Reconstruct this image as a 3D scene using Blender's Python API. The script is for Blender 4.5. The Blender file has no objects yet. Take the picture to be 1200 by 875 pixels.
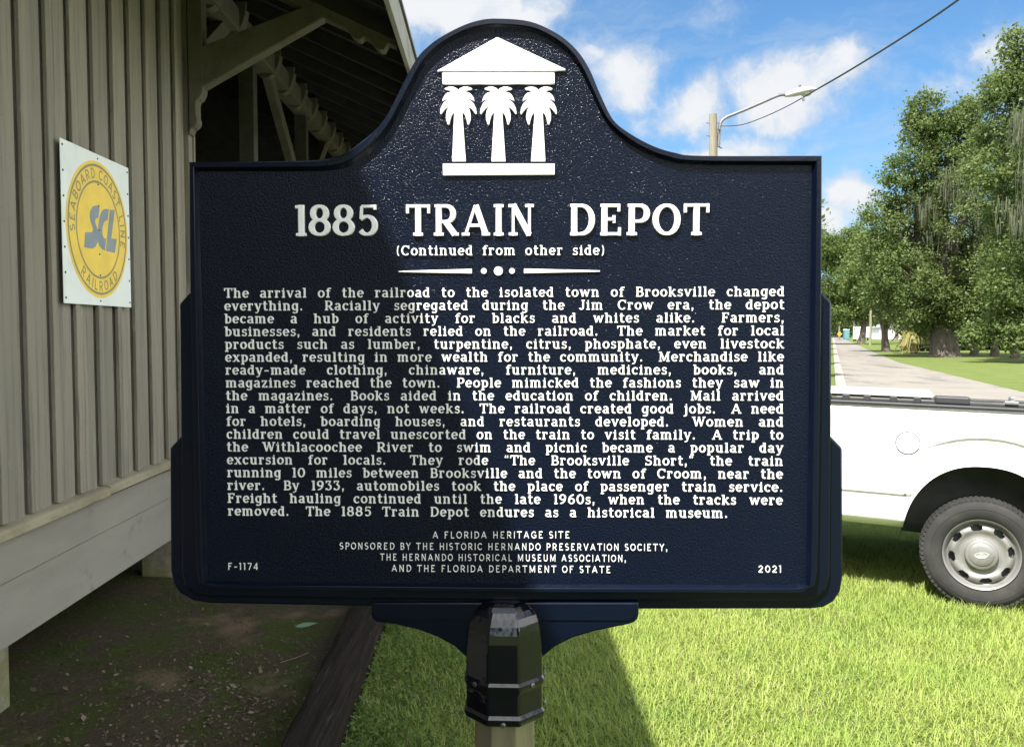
import bpy, bmesh, math, random
import numpy as np
from mathutils import Vector, Matrix

R = math.radians
rnd = random.Random(7)
scn = bpy.context.scene
COL = scn.collection

# ------------------------------------------------------------------ camera
EYE = 1.85                     # height of the phone above the ground
PITCH = math.atan(49.5 / 1000)
cam_d = bpy.data.cameras.new('camera')
cam_d.sensor_width = 36.0
cam_d.sensor_fit = 'HORIZONTAL'
cam_d.lens = 30.0
cam_d.clip_start = 0.05
cam_d.clip_end = 5000
cam = bpy.data.objects.new('camera', cam_d)
COL.objects.link(cam)
cam.location = (0, 0, EYE)
cam.rotation_euler = (R(90) - PITCH, 0, 0)
scn.camera = cam

# ------------------------------------------------------------------ sun, sky, exposure
SUN_TO = Vector((-0.400, -0.52, 1.0)).normalized()      # direction towards the sun
sun_d = bpy.data.lights.new('sun', 'SUN')
sun_d.energy = 4.9
sun_d.angle = R(0.53)
sun_d.color = (1.0, 0.955, 0.88)
sun = bpy.data.objects.new('sun', sun_d)
COL.objects.link(sun)
sun.rotation_euler = SUN_TO.to_track_quat('Z', 'Y').to_euler()
scn.view_settings.view_transform = 'Standard'
scn.view_settings.look = 'None'
scn.view_settings.gamma = 1
scn.view_settings.use_curve_mapping = False
scn.view_settings.exposure = 1.5

world = bpy.data.worlds.new('World')
scn.world = world
world.use_nodes = True


def ray(px, py):
    """direction through a point measured on the 1200 x 875 photograph"""
    f = Vector((0, math.cos(PITCH), -math.sin(PITCH)))
    u = Vector((0, math.sin(PITCH), math.cos(PITCH)))
    return f + Vector((1, 0, 0)) * ((px - 600) / 1000.0) + u * ((437.5 - py) / 1000.0)


def build_sky():
    nt = world.node_tree
    N, L = nt.nodes, nt.links
    N.clear()
    out = N.new('ShaderNodeOutputWorld')
    bg = N.new('ShaderNodeBackground')
    bg.inputs['Strength'].default_value = 0.05
    L.new(bg.outputs[0], out.inputs[0])
    sky = N.new('ShaderNodeTexSky')
    sky.sky_type = 'NISHITA'
    sky.sun_disc = False
    el = math.asin(SUN_TO.z)
    sky.sun_elevation = el
    sky.sun_rotation = math.atan2(SUN_TO.x, SUN_TO.y)
    sky.air_density = 1.0
    sky.dust_density = 0.55
    sky.ozone_density = 2.2
    tc = N.new('ShaderNodeTexCoord')

    def math_(op, a, b=None, c=None, clamp=False):
        n = N.new('ShaderNodeMath')
        n.operation = op
        n.use_clamp = clamp
        for i, v in enumerate((a, b, c)):
            if v is None:
                continue
            if isinstance(v, (int, float)):
                n.inputs[i].default_value = v
            else:
                L.new(v, n.inputs[i])
        return n.outputs[0]

    def vmath(op, a, b=None, scale=None):
        n = N.new('ShaderNodeVectorMath')
        n.operation = op
        for i, v in enumerate((a, b)):
            if v is None:
                continue
            if isinstance(v, (tuple, Vector)):
                n.inputs[i].default_value = tuple(v)
            else:
                L.new(v, n.inputs[i])
        if scale is not None:
            n.inputs['Scale'].default_value = scale
        return n.outputs['Value'] if op in ('DOT_PRODUCT', 'LENGTH') else n.outputs['Vector']

    def noise(vec, scale, detail=6, rough=0.55, color=False):
        n = N.new('ShaderNodeTexNoise')
        n.inputs['Scale'].default_value = scale
        n.inputs['Detail'].default_value = detail
        n.inputs['Roughness'].default_value = rough
        L.new(vec, n.inputs['Vector'])
        return n.outputs['Color'] if color else n.outputs['Fac']

    def smooth(v, a, b):
        n = N.new('ShaderNodeMapRange')
        n.interpolation_type = 'SMOOTHSTEP'
        n.inputs['From Min'].default_value = a
        n.inputs['From Max'].default_value = b
        L.new(v, n.inputs['Value'])
        return n.outputs['Result']

    d = tc.outputs['Generated']
    warp = vmath('SUBTRACT', noise(d, 9, 5, 0.6, True), (0.5, 0.5, 0.5))
    warp = vmath('SCALE', warp, scale=0.075)
    dw = vmath('ADD', d, warp)
    # cumulus heaps: direction, half width, half height (radians), strength
    heaps = [(520, -5, .17, .07, 1.15), (600, 20, .10, .06, 1.0), (420, 10, .14, .10, .9),
             (735, 95, .075, .065, .9), (800, 135, .095, .052, .78), (700, 60, .06, .05, .75),
             (930, 110, .10, .070, 1.05), (985, 75, .06, .045, .75), (890, 165, .12, .036, .75),
             (1000, 228, .040, .045, 1.15), (970, 262, .04, .03, 1.1), (830, 185, .13, .020, .9),
             (1170, 50, .09, .045, .62), (845, 25, .05, .05, .55), (1100, 110, .10, .04, .45), (300, 80, .25, .12, .8),
             (1090, 300, .09, .05, .9), (1350, 150, .2, .12, .8), (150, -100, .2, .1, .8)]
    total = None
    for px, py, rx, ry, s in heaps:
        c = ray(px, py).normalized()
        right = c.cross(Vector((0, 0, 1))).normalized()
        up = right.cross(c).normalized()
        u = vmath('DOT_PRODUCT', dw, right / rx)
        v = vmath('DOT_PRODUCT', dw, up / ry)
        r2 = math_('ADD', math_('MULTIPLY', u, u), math_('MULTIPLY', v, v))
        front = math_('GREATER_THAN', vmath('DOT_PRODUCT', d, c), 0)
        m = math_('MULTIPLY', math_('SUBTRACT', 1.0, math_('SQRT', r2), clamp=True), s)
        m = math_('MULTIPLY', m, front)
        total = m if total is None else math_('MAXIMUM', total, m)
    # unseen over-bright clouds added outside the view to fill the shade
    far = noise(dw, 2.6, 3, 0.5)
    behind = smooth(vmath('DOT_PRODUCT', d, (0, 1, 0)), 0.72, 0.45)
    fine = noise(dw, 17, 9, 0.62)
    dens = math_('ADD', total, math_('MULTIPLY', math_('SUBTRACT', fine, 0.5), 1.25))
    dens = math_('MULTIPLY', dens, smooth(total, 0.0, 0.12))
    alpha = smooth(dens, 0.07, 0.74)
    # thin streaks
    st = N.new('ShaderNodeMapping')
    st.inputs['Scale'].default_value = (2.0, 2.0, 13.0)
    st.inputs['Rotation'].default_value = (0.0, 0.12, 0)
    L.new(dw, st.inputs['Vector'])
    streak = math_('MULTIPLY', smooth(noise(st.outputs[0], 2.3, 6, 0.6), 0.44, 0.82), 0.50)
    alpha = math_('MAXIMUM', alpha, streak)
    # cloud whiteness: thick and upper parts bright, thin lower parts greyer
    body = smooth(math_('ADD', dens, math_('MULTIPLY', math_('SUBTRACT', noise(dw, 26, 5, .6), .5), .7)), 0.15, 0.85)
    cr = N.new('ShaderNodeMixRGB')
    cr.inputs[1].default_value = (4.0, 4.8, 5.8, 1)
    cr.inputs[2].default_value = (6.3, 6.45, 6.7, 1)
    L.new(body, cr.inputs[0])
    mix = N.new('ShaderNodeMixRGB')
    L.new(alpha, mix.inputs[0])
    tint = N.new('ShaderNodeMixRGB')
    tint.blend_type = 'MULTIPLY'
    tint.inputs[0].default_value = 1.0
    tint.inputs[2].default_value = (0.74, 1.10, 1.30, 1)
    L.new(sky.outputs[0], tint.inputs[1])
    L.new(tint.outputs[0], mix.inputs[1])
    L.new(cr.outputs[0], mix.inputs[2])
    fill_clouds = N.new('ShaderNodeMixRGB')
    over = math_('SUBTRACT', 1.0, math_('MULTIPLY', smooth(vmath('DOT_PRODUCT', d, (0, 0, 1)), 0.50, 0.88), 0.72))
    L.new(math_('MULTIPLY', math_('MULTIPLY', smooth(far, 0.36, 0.58), behind), over), fill_clouds.inputs[0])
    L.new(mix.outputs[0], fill_clouds.inputs[1])
    fill_clouds.inputs[2].default_value = (27.0, 27.0, 26.4, 1)
    L.new(fill_clouds.outputs[0], bg.inputs['Color'])


build_sky()

# ------------------------------------------------------------------ helpers


def tag(o, label=None, cat=None, group=None, kind=None):
    if label:
        o['label'] = label
    if cat:
        o['category'] = cat
    if group:
        o['group'] = group
    if kind:
        o['kind'] = kind
    return o


def empty(name, loc=(0, 0, 0), rz=0.0, label=None, cat=None, group=None):
    o = bpy.data.objects.new(name, None)
    COL.objects.link(o)
    o.empty_display_size = 0.2
    o.location = loc
    o.rotation_euler = (0, 0, rz)
    return tag(o, label, cat, group)


def link_mesh(name, me, mat, parent=None, smooth=False):
    o = bpy.data.objects.new(name, me)
    COL.objects.link(o)
    if mat is not None:
        me.materials.append(mat)
    if parent is not None:
        o.parent = parent
    if smooth:
        me.polygons.foreach_set('use_smooth', [True] * len(me.polygons))
    return o


def np_mesh(name, V, F):
    """mesh from numpy vertex (n,3) and face (m,k) arrays"""
    V = np.asarray(V, dtype=np.float32)
    F = np.asarray(F, dtype=np.int32)
    me = bpy.data.meshes.new(name)
    me.vertices.add(len(V))
    me.vertices.foreach_set('co', V.ravel())
    m, k = F.shape
    me.loops.add(m * k)
    me.loops.foreach_set('vertex_index', F.ravel())
    me.polygons.add(m)
    me.polygons.foreach_set('loop_start', np.arange(0, m * k, k, dtype=np.int32))
    me.update(calc_edges=True)
    return me


class MB:
    """collects faces of one mesh"""

    def __init__(s):
        s.v, s.f = [], []

    def add(s, verts, faces):
        b = len(s.v)
        s.v.extend([tuple(p) for p in verts])
        s.f.extend([tuple(i + b for i in f) for f in faces])
        return s

    def box(s, x0, x1, y0, y1, z0, z1, M=None):
        p = [(x0, y0, z0), (x1, y0, z0), (x1, y1, z0), (x0, y1, z0),
             (x0, y0, z1), (x1, y0, z1), (x1, y1, z1), (x0, y1, z1)]
        if M is not None:
            p = [M @ Vector(q) for q in p]
        return s.add(p, [(0, 3, 2, 1), (4, 5, 6, 7), (0, 1, 5, 4), (1, 2, 6, 5), (2, 3, 7, 6), (3, 0, 4, 7)])

    def prism(s, pts, a, b, plane='xz', M=None):
        """polygon pts extruded from a to b along the third axis"""
        n = len(pts)

        def mk(p, t):
            q = {'xz': (p[0], t, p[1]), 'xy': (p[0], p[1], t), 'yz': (t, p[0], p[1])}[plane]
            return M @ Vector(q) if M is not None else q
        vs = [mk(p, a) for p in pts] + [mk(p, b) for p in pts]
        fs = [tuple(range(n)), tuple(range(2 * n - 1, n - 1, -1))]
        for i in range(n):
            j = (i + 1) % n
            fs.append((j, i, n + i, n + j))
        return s.add(vs, fs)

    def tube(s, pts, r, n=8, cap=True):
        pts = [Vector(p) for p in pts]
        rs = r if isinstance(r, (list, tuple)) else [r] * len(pts)
        rings = []
        t0 = (pts[1] - pts[0]).normalized()
        ref = Vector((0, 0, 1)) if abs(t0.z) < 0.9 else Vector((1, 0, 0))
        a = t0.cross(ref).normalized()
        for i, p in enumerate(pts):
            t = (pts[min(i + 1, len(pts) - 1)] - pts[max(i - 1, 0)]).normalized()
            a = (a - t * a.dot(t)).normalized()
            b = t.cross(a)
            rings.append([p + (a * math.cos(2 * math.pi * k / n) + b * math.sin(2 * math.pi * k / n)) * rs[i] for k in range(n)])
        vs = [q for rr in rings for q in rr]
        fs = []
        for i in range(len(pts) - 1):
            for k in range(n):
                k2 = (k + 1) % n
                fs.append((i * n + k, i * n + k2, (i + 1) * n + k2, (i + 1) * n + k))
        if cap:
            fs.append(tuple(range(n - 1, -1, -1)))
            fs.append(tuple(range((len(pts) - 1) * n, len(pts) * n)))
        return s.add(vs, fs)

    def lathe(s, prof, n=32, M=None, cap=False, a0=0.0):
        """profile (r, h) round the z axis"""
        vs, fs = [], []
        for (r, h) in prof:
            for k in range(n):
                a = 2 * math.pi * k / n + a0
                p = Vector((r * math.cos(a), r * math.sin(a), h))
                vs.append(M @ p if M is not None else p)
        for i in range(len(prof) - 1):
            for k in range(n):
                k2 = (k + 1) % n
                fs.append((i * n + k, i * n + k2, (i + 1) * n + k2, (i + 1) * n + k))
        if cap:
            fs.append(tuple(range(n - 1, -1, -1)))
            fs.append(tuple(range((len(prof) - 1) * n, len(prof) * n)))
        return s.add(vs, fs)

    def build(s, name, mat, parent=None, smooth=False, bevel=0.0, angle=40, segs=2):
        me = bpy.data.meshes.new(name)
        me.from_pydata([tuple(p) for p in s.v], [], s.f)
        bm = bmesh.new()
        bm.from_mesh(me)
        bmesh.ops.recalc_face_normals(bm, faces=bm.faces)
        bm.to_mesh(me)
        bm.free()
        me.update()
        o = link_mesh(name, me, mat, parent)
        if smooth:
            me.polygons.foreach_set('use_smooth', [True] * len(me.polygons))
            if hasattr(me, 'set_sharp_from_angle'):
                me.set_sharp_from_angle(angle=R(angle))
        if bevel > 0:
            b = o.modifiers.new('bevel', 'BEVEL')
            b.width = bevel
            b.segments = segs
            b.limit_method = 'ANGLE'
            b.angle_limit = R(35)
        return o


def crom(P, n=6, closed=False):
    """Catmull-Rom through 2-D points"""
    P = [Vector((p[0], p[1])) for p in P]
    out = []
    m = len(P)
    for i in range(m if closed else m - 1):
        if closed:
            a, b, c, d = P[(i - 1) % m], P[i], P[(i + 1) % m], P[(i + 2) % m]
        else:
            b, c = P[i], P[i + 1]
            a = P[i - 1] if i > 0 else b * 2 - c
            d = P[i + 2] if i + 2 < m else c * 2 - b
        for k in range(n):
            t = k / n
            out.append(0.5 * ((2 * b) + (c - a) * t + (2 * a - 5 * b + 4 * c - d) * t * t + (3 * b - a - 3 * c + d) * t ** 3))
    if not closed:
        out.append(P[-1])
    return [(p.x, p.y) for p in out]


# ------------------------------------------------------------------ materials
class Mat:
    def __init__(s, name, base=(0.5, 0.5, 0.5), rough=0.6, metal=0.0, spec=0.5, coord='Object'):
        s.m = bpy.data.materials.new(name)
        s.m.use_nodes = True
        s.nt = s.m.node_tree
        s.N, s.L = s.nt.nodes, s.nt.links
        s.b = s.N['Principled BSDF']
        s.b.inputs['Base Color'].default_value = (*base, 1)
        s.b.inputs['Roughness'].default_value = rough
        s.b.inputs['Metallic'].default_value = metal
        s.b.inputs['Specular IOR Level'].default_value = spec
        s.base = base
        s.tc = s.N.new('ShaderNodeTexCoord')
        s.co = s.tc.outputs[coord]
        s.col = None

    def new(s, t):
        return s.N.new(t)

    def noise(s, scale, detail=4, rough=0.55, stretch=None, off=None):
        n = s.new('ShaderNodeTexNoise')
        n.inputs['Scale'].default_value = scale
        n.inputs['Detail'].default_value = detail
        n.inputs['Roughness'].default_value = rough
        src = s.co
        if stretch or off:
            mp = s.new('ShaderNodeMapping')
            if stretch:
                mp.inputs['Scale'].default_value = stretch
            if off:
                mp.inputs['Location'].default_value = off
            s.L.new(src, mp.inputs[0])
            src = mp.outputs[0]
        s.L.new(src, n.inputs['Vector'])
        return n.outputs['Fac']

    def ramp(s, v, a, b, inter='SMOOTHSTEP'):
        n = s.new('ShaderNodeMapRange')
        n.interpolation_type = inter
        n.inputs['From Min'].default_value = a
        n.inputs['From Max'].default_value = b
        s.L.new(v, n.inputs['Value'])
        return n.outputs['Result']

    def math(s, op, a, b=None):
        n = s.new('ShaderNodeMath')
        n.operation = op
        for i, v in enumerate((a, b)):
            if v is None:
                continue
            if isinstance(v, (int, float)):
                n.inputs[i].default_value = v
            else:
                s.L.new(v, n.inputs[i])
        return n.outputs[0]

    def mix(s, fac, color, blend='MIX'):
        n = s.new('ShaderNodeMixRGB')
        n.blend_type = blend
        if isinstance(fac, (int, float)):
            n.inputs[0].default_value = fac
        else:
            s.L.new(fac, n.inputs[0])
        if s.col is None:
            n.inputs[1].default_value = (*s.base, 1)
        else:
            s.L.new(s.col, n.inputs[1])
        if isinstance(color, tuple):
            n.inputs[2].default_value = (*color, 1)
        else:
            s.L.new(color, n.inputs[2])
        s.col = n.outputs[0]
        s.L.new(s.col, s.b.inputs['Base Color'])
        return s

    def bump(s, h, strength=0.3, dist=0.01):
        n = s.new('ShaderNodeBump')
        n.inputs['Strength'].default_value = strength
        n.inputs['Distance'].default_value = dist
        s.L.new(h, n.inputs['Height'])
        prev = s.b.inputs['Normal'].links
        if prev:
            s.L.new(prev[0].from_socket, n.inputs['Normal'])
        s.L.new(n.outputs[0], s.b.inputs['Normal'])
        return s

    def rough(s, v, a, b):
        n = s.new('ShaderNodeMapRange')
        n.inputs['To Min'].default_value = a
        n.inputs['To Max'].default_value = b
        s.L.new(v, n.inputs['Value'])
        s.L.new(n.outputs[0], s.b.inputs['Roughness'])
        return s

    def island(s):
        g = s.new('ShaderNodeNewGeometry')
        return g.outputs['Random Per Island']


def simple(name, base, rough=0.6, metal=0.0, var=0.12, scale=6.0, bump=0.0, spec=0.5, detail=5):
    m = Mat(name, base, rough, metal, spec)
    dark = tuple(c * (1 - 2.2 * var) for c in base)
    m.mix(m.ramp(m.noise(scale, detail, .6), .3, .75), dark)
    if bump:
        m.bump(m.noise(scale * 6, 4), bump, 0.01)
    return m.m

# ================================================================== SETTING
GEYE = Vector((0, 0, EYE))


def on_ground(px, py, z=0.0):
    d = ray(px, py)
    return GEYE + d * ((z - EYE) / d.z)


def at_dist(px, py, y):
    d = ray(px, py)
    return GEYE + d * (y / d.y)


# ---- ground
g = Mat('lawn_soil', (0.095, 0.128, 0.034), 0.95, spec=0.1)
g.mix(g.ramp(g.noise(0.9, 6, .6), .40, .70), (0.130, 0.160, 0.045))
g.mix(g.math('MULTIPLY', g.ramp(g.noise(2.3, 5, .6), .50, .72), 0.7), (0.150, 0.140, 0.060))
g.mix(g.math('MULTIPLY', g.ramp(g.noise(55, 3, .7), .45, .62), 0.55), (0.055, 0.085, 0.020))
g.mix(g.math('MULTIPLY', g.ramp(g.noise(8, 6, .75), .47, .7), 0.45), (0.155, 0.180, 0.055))
g.bump(g.noise(40, 5, .7), 0.8, 0.04)
me = np_mesh('ground', [(-900, -300, 0), (900, -300, 0), (900, 1800, 0), (-900, 1800, 0)], [(0, 1, 2, 3)])
o = link_mesh('ground', me, g.m)
tag(o, kind='structure')

# ---- bare mossy soil under and beside the depot
DIRT_EDGE = -0.84
d_ = Mat('mossy_soil', (0.070, 0.055, 0.036), 1.0, spec=0.1)
d_.mix(d_.ramp(d_.noise(2.6, 7, .72), .47, .56), (0.055, 0.068, 0.018))
d_.mix(d_.math('MULTIPLY', d_.ramp(d_.noise(1.1, 4, .6, off=(4.2, 1.3, 0)), .55, .68), 0.8), (0.19, 0.135, 0.09))
d_.mix(d_.ramp(d_.noise(38, 4, .75), .56, .72), (0.16, 0.135, 0.09))
d_.mix(d_.math('MULTIPLY', d_.ramp(d_.noise(14, 5, .7), .54, .70), .7), (0.08, 0.11, 0.022))
d_.bump(d_.noise(30, 6, .75), 1.0, 0.03)
nx, ny = 70, 130
V, F = [], []
hr = np.random.RandomState(5)
for j in range(ny + 1):
    y = -4 + 19.0 * j / ny
    for i in range(nx + 1):
        x = -9.5 + (DIRT_EDGE - 0.025 * y + 9.5) * i / nx
        V.append((x, y, 0.006 + 0.016 * abs(math.sin(x * 3.1 + y * 1.7) * math.sin(y * 2.3 - x)) + 0.010 * hr.rand()))
for j in range(ny):
    for i in range(nx):
        a = j * (nx + 1) + i
        F.append((a, a + 1, a + nx + 2, a + nx + 1))
o = link_mesh('soil_bed', np_mesh('soil_bed', V, F), d_.m, smooth=True)
tag(o, kind='structure')

# ---- road
rm = Mat('worn_asphalt', (0.195, 0.178, 0.155), 0.9, spec=0.2)
rm.mix(rm.ramp(rm.noise(0.35, 6, .6), .42, .7), (0.155, 0.143, 0.125))
rm.mix(rm.math('MULTIPLY', rm.ramp(rm.noise(0.9, 5, .7, stretch=(1, .18, 1), off=(3, 8, 0)), .54, .62), .75), (0.09, 0.086, 0.08))
rm.mix(rm.math('MULTIPLY', rm.ramp(rm.noise(60, 3, .7), .45, .7), .35), (0.10, 0.097, 0.092))
rm.bump(rm.noise(90, 3), 0.4, 0.006)
KDX = 0.3745


def road_left(z):
    return KDX * z + 0.48


def road_right(z):
    pts = [(12, 13.6), (18, 14.2), (22, 14.9), (25.9, 15.5), (35.9, 18.5), (50, 22.7), (78.7, 33.1), (168, 66.0), (420, 161.5)]
    for (a, xa), (b, xb) in zip(pts, pts[1:]):
        if z <= b:
            return xa + (xb - xa) * (z - a) / (b - a)
    return pts[-1][1]


zs = [11.5, 14, 18, 22, 26, 31, 36, 43, 50, 60, 78.7, 100, 130, 168, 230, 300, 420]
V, F = [], []
for z in zs:
    V += [(road_left(z), z, 0.012), (road_right(z), z, 0.012)]
for i in range(len(zs) - 1):
    F.append((2 * i, 2 * i + 1, 2 * i + 3, 2 * i + 2))
o = link_mesh('road', np_mesh('road', V, F), rm.m)
tag(o, kind='structure')
V, F = [], []
# cross street running behind the parked truck
for t in (-6, 40):
    V += [(4.0 + t, 12.0 - .12 * t, 0.008), (4.0 + t, 8.0 - .12 * t, 0.008)]
o = link_mesh('side_street', np_mesh('side_street', V, [(0, 1, 3, 2)]), rm.m)
tag(o, kind='structure')
km = simple('pale_concrete', (0.24, 0.23, 0.205), 0.85, var=0.12, scale=3, bump=0.2)
mb = MB()
for a, b in zip(zs[2:], zs[3:]):
    xa, xb = road_left(a), road_left(b)
    vs = [(xa - 0.32, a, 0.0), (xa + 0.03, a, 0.0), (xb + 0.03, b, 0.0), (xb - 0.32, b, 0.0)]
    vs += [(x, y, 0.045) for x, y, _ in vs]
    mb.add(vs, [(4, 5, 6, 7), (0, 1, 5, 4), (1, 2, 6, 5), (2, 3, 7, 6), (3, 0, 4, 7)])
o = mb.build('kerb_strip', km)
tag(o, kind='structure')

# ================================================================== DEPOT
WX = -2.31                        # the siding plane at the camera
WROT = math.atan(0.025)
depot = empty('train_depot', (WX, 0, 0), WROT,
              'weathered grey board and batten depot with deep bracketed eaves on short piers', 'building')
MW = Matrix.Translation((WX, 0, 0)) @ Matrix.Rotation(WROT, 4, 'Z')
MWI = MW.inverted()


def on_wall(px, py, off=0.0):
    """photograph point -> (along, height) on the siding plane"""
    o_ = MWI @ GEYE
    d = MWI.to_3x3() @ ray(px, py)
    p = o_ + d * ((off - o_.x) / d.x)
    return p.y, p.z


wm = Mat('weathered_siding', (0.255, 0.230, 0.180), 0.85, spec=0.25)
wm.mix(wm.ramp(wm.noise(1.3, 5, .6, stretch=(1, 6, .35)), .36, .70), (0.190, 0.178, 0.143))
wm.mix(wm.math('MULTIPLY', wm.ramp(wm.noise(7, 6, .75, stretch=(1, 4, .12)), .50, .64), .75), (0.120, 0.113, 0.092))
wm.mix(wm.math('MULTIPLY', wm.ramp(wm.noise(9, 5, .75, stretch=(1, 3, .3), off=(3, 5, 9)), .58, .70), .6), (0.33, 0.315, 0.27))
wm.mix(wm.math('MULTIPLY', wm.ramp(wm.noise(50, 3, .7), .63, .72), .55), (0.08, 0.07, 0.055))
wm.mix(wm.math('MULTIPLY', wm.island(), .42), (0.150, 0.142, 0.118))
wm.bump(wm.noise(22, 5, .7, stretch=(1, 3, .12)), 0.45, 0.006)
wall_m = wm.m
tm = Mat('weathered_trim', (0.30, 0.27, 0.19), 0.85, spec=0.25)
tm.mix(tm.ramp(tm.noise(2.0, 5, .65), .40, .66), (0.22, 0.195, 0.13))
tm.mix(tm.math('MULTIPLY', tm.ramp(tm.noise(14, 5, .7, stretch=(1, .3, 2)), .55, .7), .7), (0.13, 0.115, 0.08))
tm.bump(tm.noise(20, 5), 0.3, 0.005)
sk = Mat('grey_skirt_boards', (0.255, 0.243, 0.205), 0.85, spec=0.25)
sk.mix(sk.ramp(sk.noise(1.2, 5, .6, stretch=(1, .4, 1.5)), .38, .7), (0.20, 0.19, 0.158))
sk.mix(sk.math('MULTIPLY', sk.ramp(sk.noise(4, 6, .7), .56, .72), .6), (0.145, 0.137, 0.105))
sk.mix(sk.math('MULTIPLY', sk.ramp(sk.noise(30, 4, .7), .62, .72), .5), (0.20, 0.18, 0.15))
sk.bump(sk.noise(18, 5, .7, stretch=(1, .15, 2)), 0.3, 0.005)
rw = Mat('old_roof_timber', (0.085, 0.082, 0.068), 0.9, spec=0.2)
rw.mix(rw.ramp(rw.noise(5, 5, .65), .4, .7), (0.058, 0.055, 0.046))
rw.bump(rw.noise(30, 4), 0.3, 0.005)
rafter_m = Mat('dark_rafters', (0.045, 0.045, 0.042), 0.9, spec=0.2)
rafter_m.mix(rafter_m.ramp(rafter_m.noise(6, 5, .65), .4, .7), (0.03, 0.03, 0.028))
lb = Mat('pale_bracket_timber', (0.135, 0.125, 0.094), 0.85, spec=0.2)
lb.mix(lb.ramp(lb.noise(6, 5, .65), .4, .7), (0.10, 0.092, 0.07))
lb.bump(lb.noise(30, 4), 0.3, 0.005)
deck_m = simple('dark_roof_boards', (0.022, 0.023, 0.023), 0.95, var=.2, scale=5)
tin_m = simple('dull_roof_metal', (0.26, 0.25, 0.23), 0.55, 0.3, var=.2, scale=2)
dark_m = simple('dark_gap', (0.03, 0.028, 0.024), 0.95, var=.1)

Y0, Y1 = -4.0, 6.62
ZB, ZT = 0.90, 4.74
mb = MB()
mb.box(-0.09, -0.032, Y0, Y1, ZB, ZT)
mb.build('wall_backing', dark_m, depot)
boards, battens = MB(), MB()
k0 = 4.205
ks = [k0 + 0.2585 * i for i in range(-31, 10)]
for a, b in zip(ks, ks[1:]):
    j = rnd.uniform(-.003, .003)
    boards.box(-0.03, j, a + 0.012, b - 0.015 + rnd.uniform(-.003, .002), ZB, ZT)
for a in ks[:-1]:
    w = 0.05 + rnd.uniform(-.004, .006)
    battens.box(0.0045, 0.027 + rnd.uniform(-.002, .003), a + rnd.uniform(-.003, .003), a + w, 0.945, ZT)
boards.build('siding_board', wall_m, depot, bevel=0.003)
battens.build('batten', wall_m, depot, bevel=0.003)
mb = MB()
ye = ks[-1]
MB().box(-0.03, 0.030, ye, ye + 0.075, ZB, ZT).build('corner_board', wall_m, depot, bevel=0.004)
MB().box(-0.03, 0.042, ye + 0.083, Y1 + 0.02, ZB, ZT).build('corner_board', wall_m, depot, bevel=0.004)
# water table ledge, two lengths
jy, _ = on_wall(118, 580)
for a, b, dz in ((Y0, jy - 0.002, 0.0), (jy + 0.002, Y1 + .05, 0.008)):
    MB().prism([(-0.03, 0.944 + dz), (0.045, 0.930 + dz), (0.062, 0.922 + dz), (0.062, 0.878 + dz), (0.012, 0.866), (-0.03, 0.866)], a, b).build('ledge', tm.m, depot, bevel=0.004)
mb = MB()
MB().box(-0.04, 0.018, Y0, Y1 + .03, 0.664, 0.862).build('skirt_board', sk.m, depot, bevel=0.004)
MB().box(-0.04, 0.008, Y0, Y1 + .03, 0.350, 0.659).build('skirt_board', sk.m, depot, bevel=0.004)
mb.box(-0.06, -0.042, Y0, Y1, 0.352, 0.86)
mb.build('skirt_backing', dark_m, depot)
# the hidden sides, floor
mb = MB()
mb.box(-7.0, -0.1, Y0, Y1, 0.60, 0.86)
mb.box(-7.0, -6.9, Y0, 14.1, 0.86, 4.74)
mb.box(-6.89, -0.1, Y0, Y0 + 0.08, 0.87, 4.74)
mb.box(-6.89, -0.1, Y1 - 0.08, Y1, 0.87, 4.74)
mb.build('end_wall', wall_m, depot)
pier_m = Mat('mossy_pier', (0.24, 0.22, 0.17), 0.95, spec=0.1)
pier_m.mix(pier_m.ramp(pier_m.noise(9, 5, .7), .42, .68), (0.15, 0.13, 0.10))
pier_m.mix(pier_m.math('MULTIPLY', pier_m.ramp(pier_m.noise(5, 5, .7, off=(0, 0, 3)), .45, .6), .8), (0.15, 0.16, 0.06))
pier_m.bump(pier_m.noise(30, 5), .5, .01)
for y, w in ((-1.5, .2), (1.2, .2), (3.92, .19), (6.30, .24), (8.6, .3), (11.3, .3), (13.8, .3)):
    for x in (-0.235 if y < 5 else -.30, -3.5, -6.8):
        MB().box(x, x + w * (.98 if w < .25 else 1), y, y + w, -0.05, 0.60 if y < 8 else .78).build('pier', pier_m.m, depot, bevel=0.012)
# open freight platform beyond the corner
mb = MB()
mb.box(-7.0, 0.0, Y1 + .03, 14.0, 0.80, 0.92)
mb.build('platform', rw.m, depot)
mb = MB()
z = 0.93
while z < 6.2:
    mb.prism([(-6.9 + 0, z), (-6.9, z + .185)] if False else [(14.0, z), (14.04, z + .19), (14.1, z + .19), (14.1, z)], -6.88, -0.15, plane='yz')
    z += 0.192
mb.build('clapboard_wall', rw.m, depot)
mb = MB()
mb.box(-0.10, 0.09, Y1 + .03, 14.3, 4.50, 4.70)
mb.build('plate_beam', lb.m, depot, bevel=0.01)
for y in (8.28, 10.62, 13.2):
    MB().box(-0.10, 0.045, y, y + .14, 0.92, 4.50).build('post', rw.m, depot, bevel=0.006)


def bar_yz(name, y0, z0, y1, z1, w, x0, x1, mat):
    a, b = Vector((y0, z0)), Vector((y1, z1))
    n = (b - a).normalized()
    n = Vector((-n.y, n.x)) * w / 2
    pts = [tuple(a + n), tuple(a - n), tuple(b - n), tuple(b + n)]
    return MB().prism(pts, x0, x1, plane='yz').build(name, mat, depot, bevel=0.006)


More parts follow.
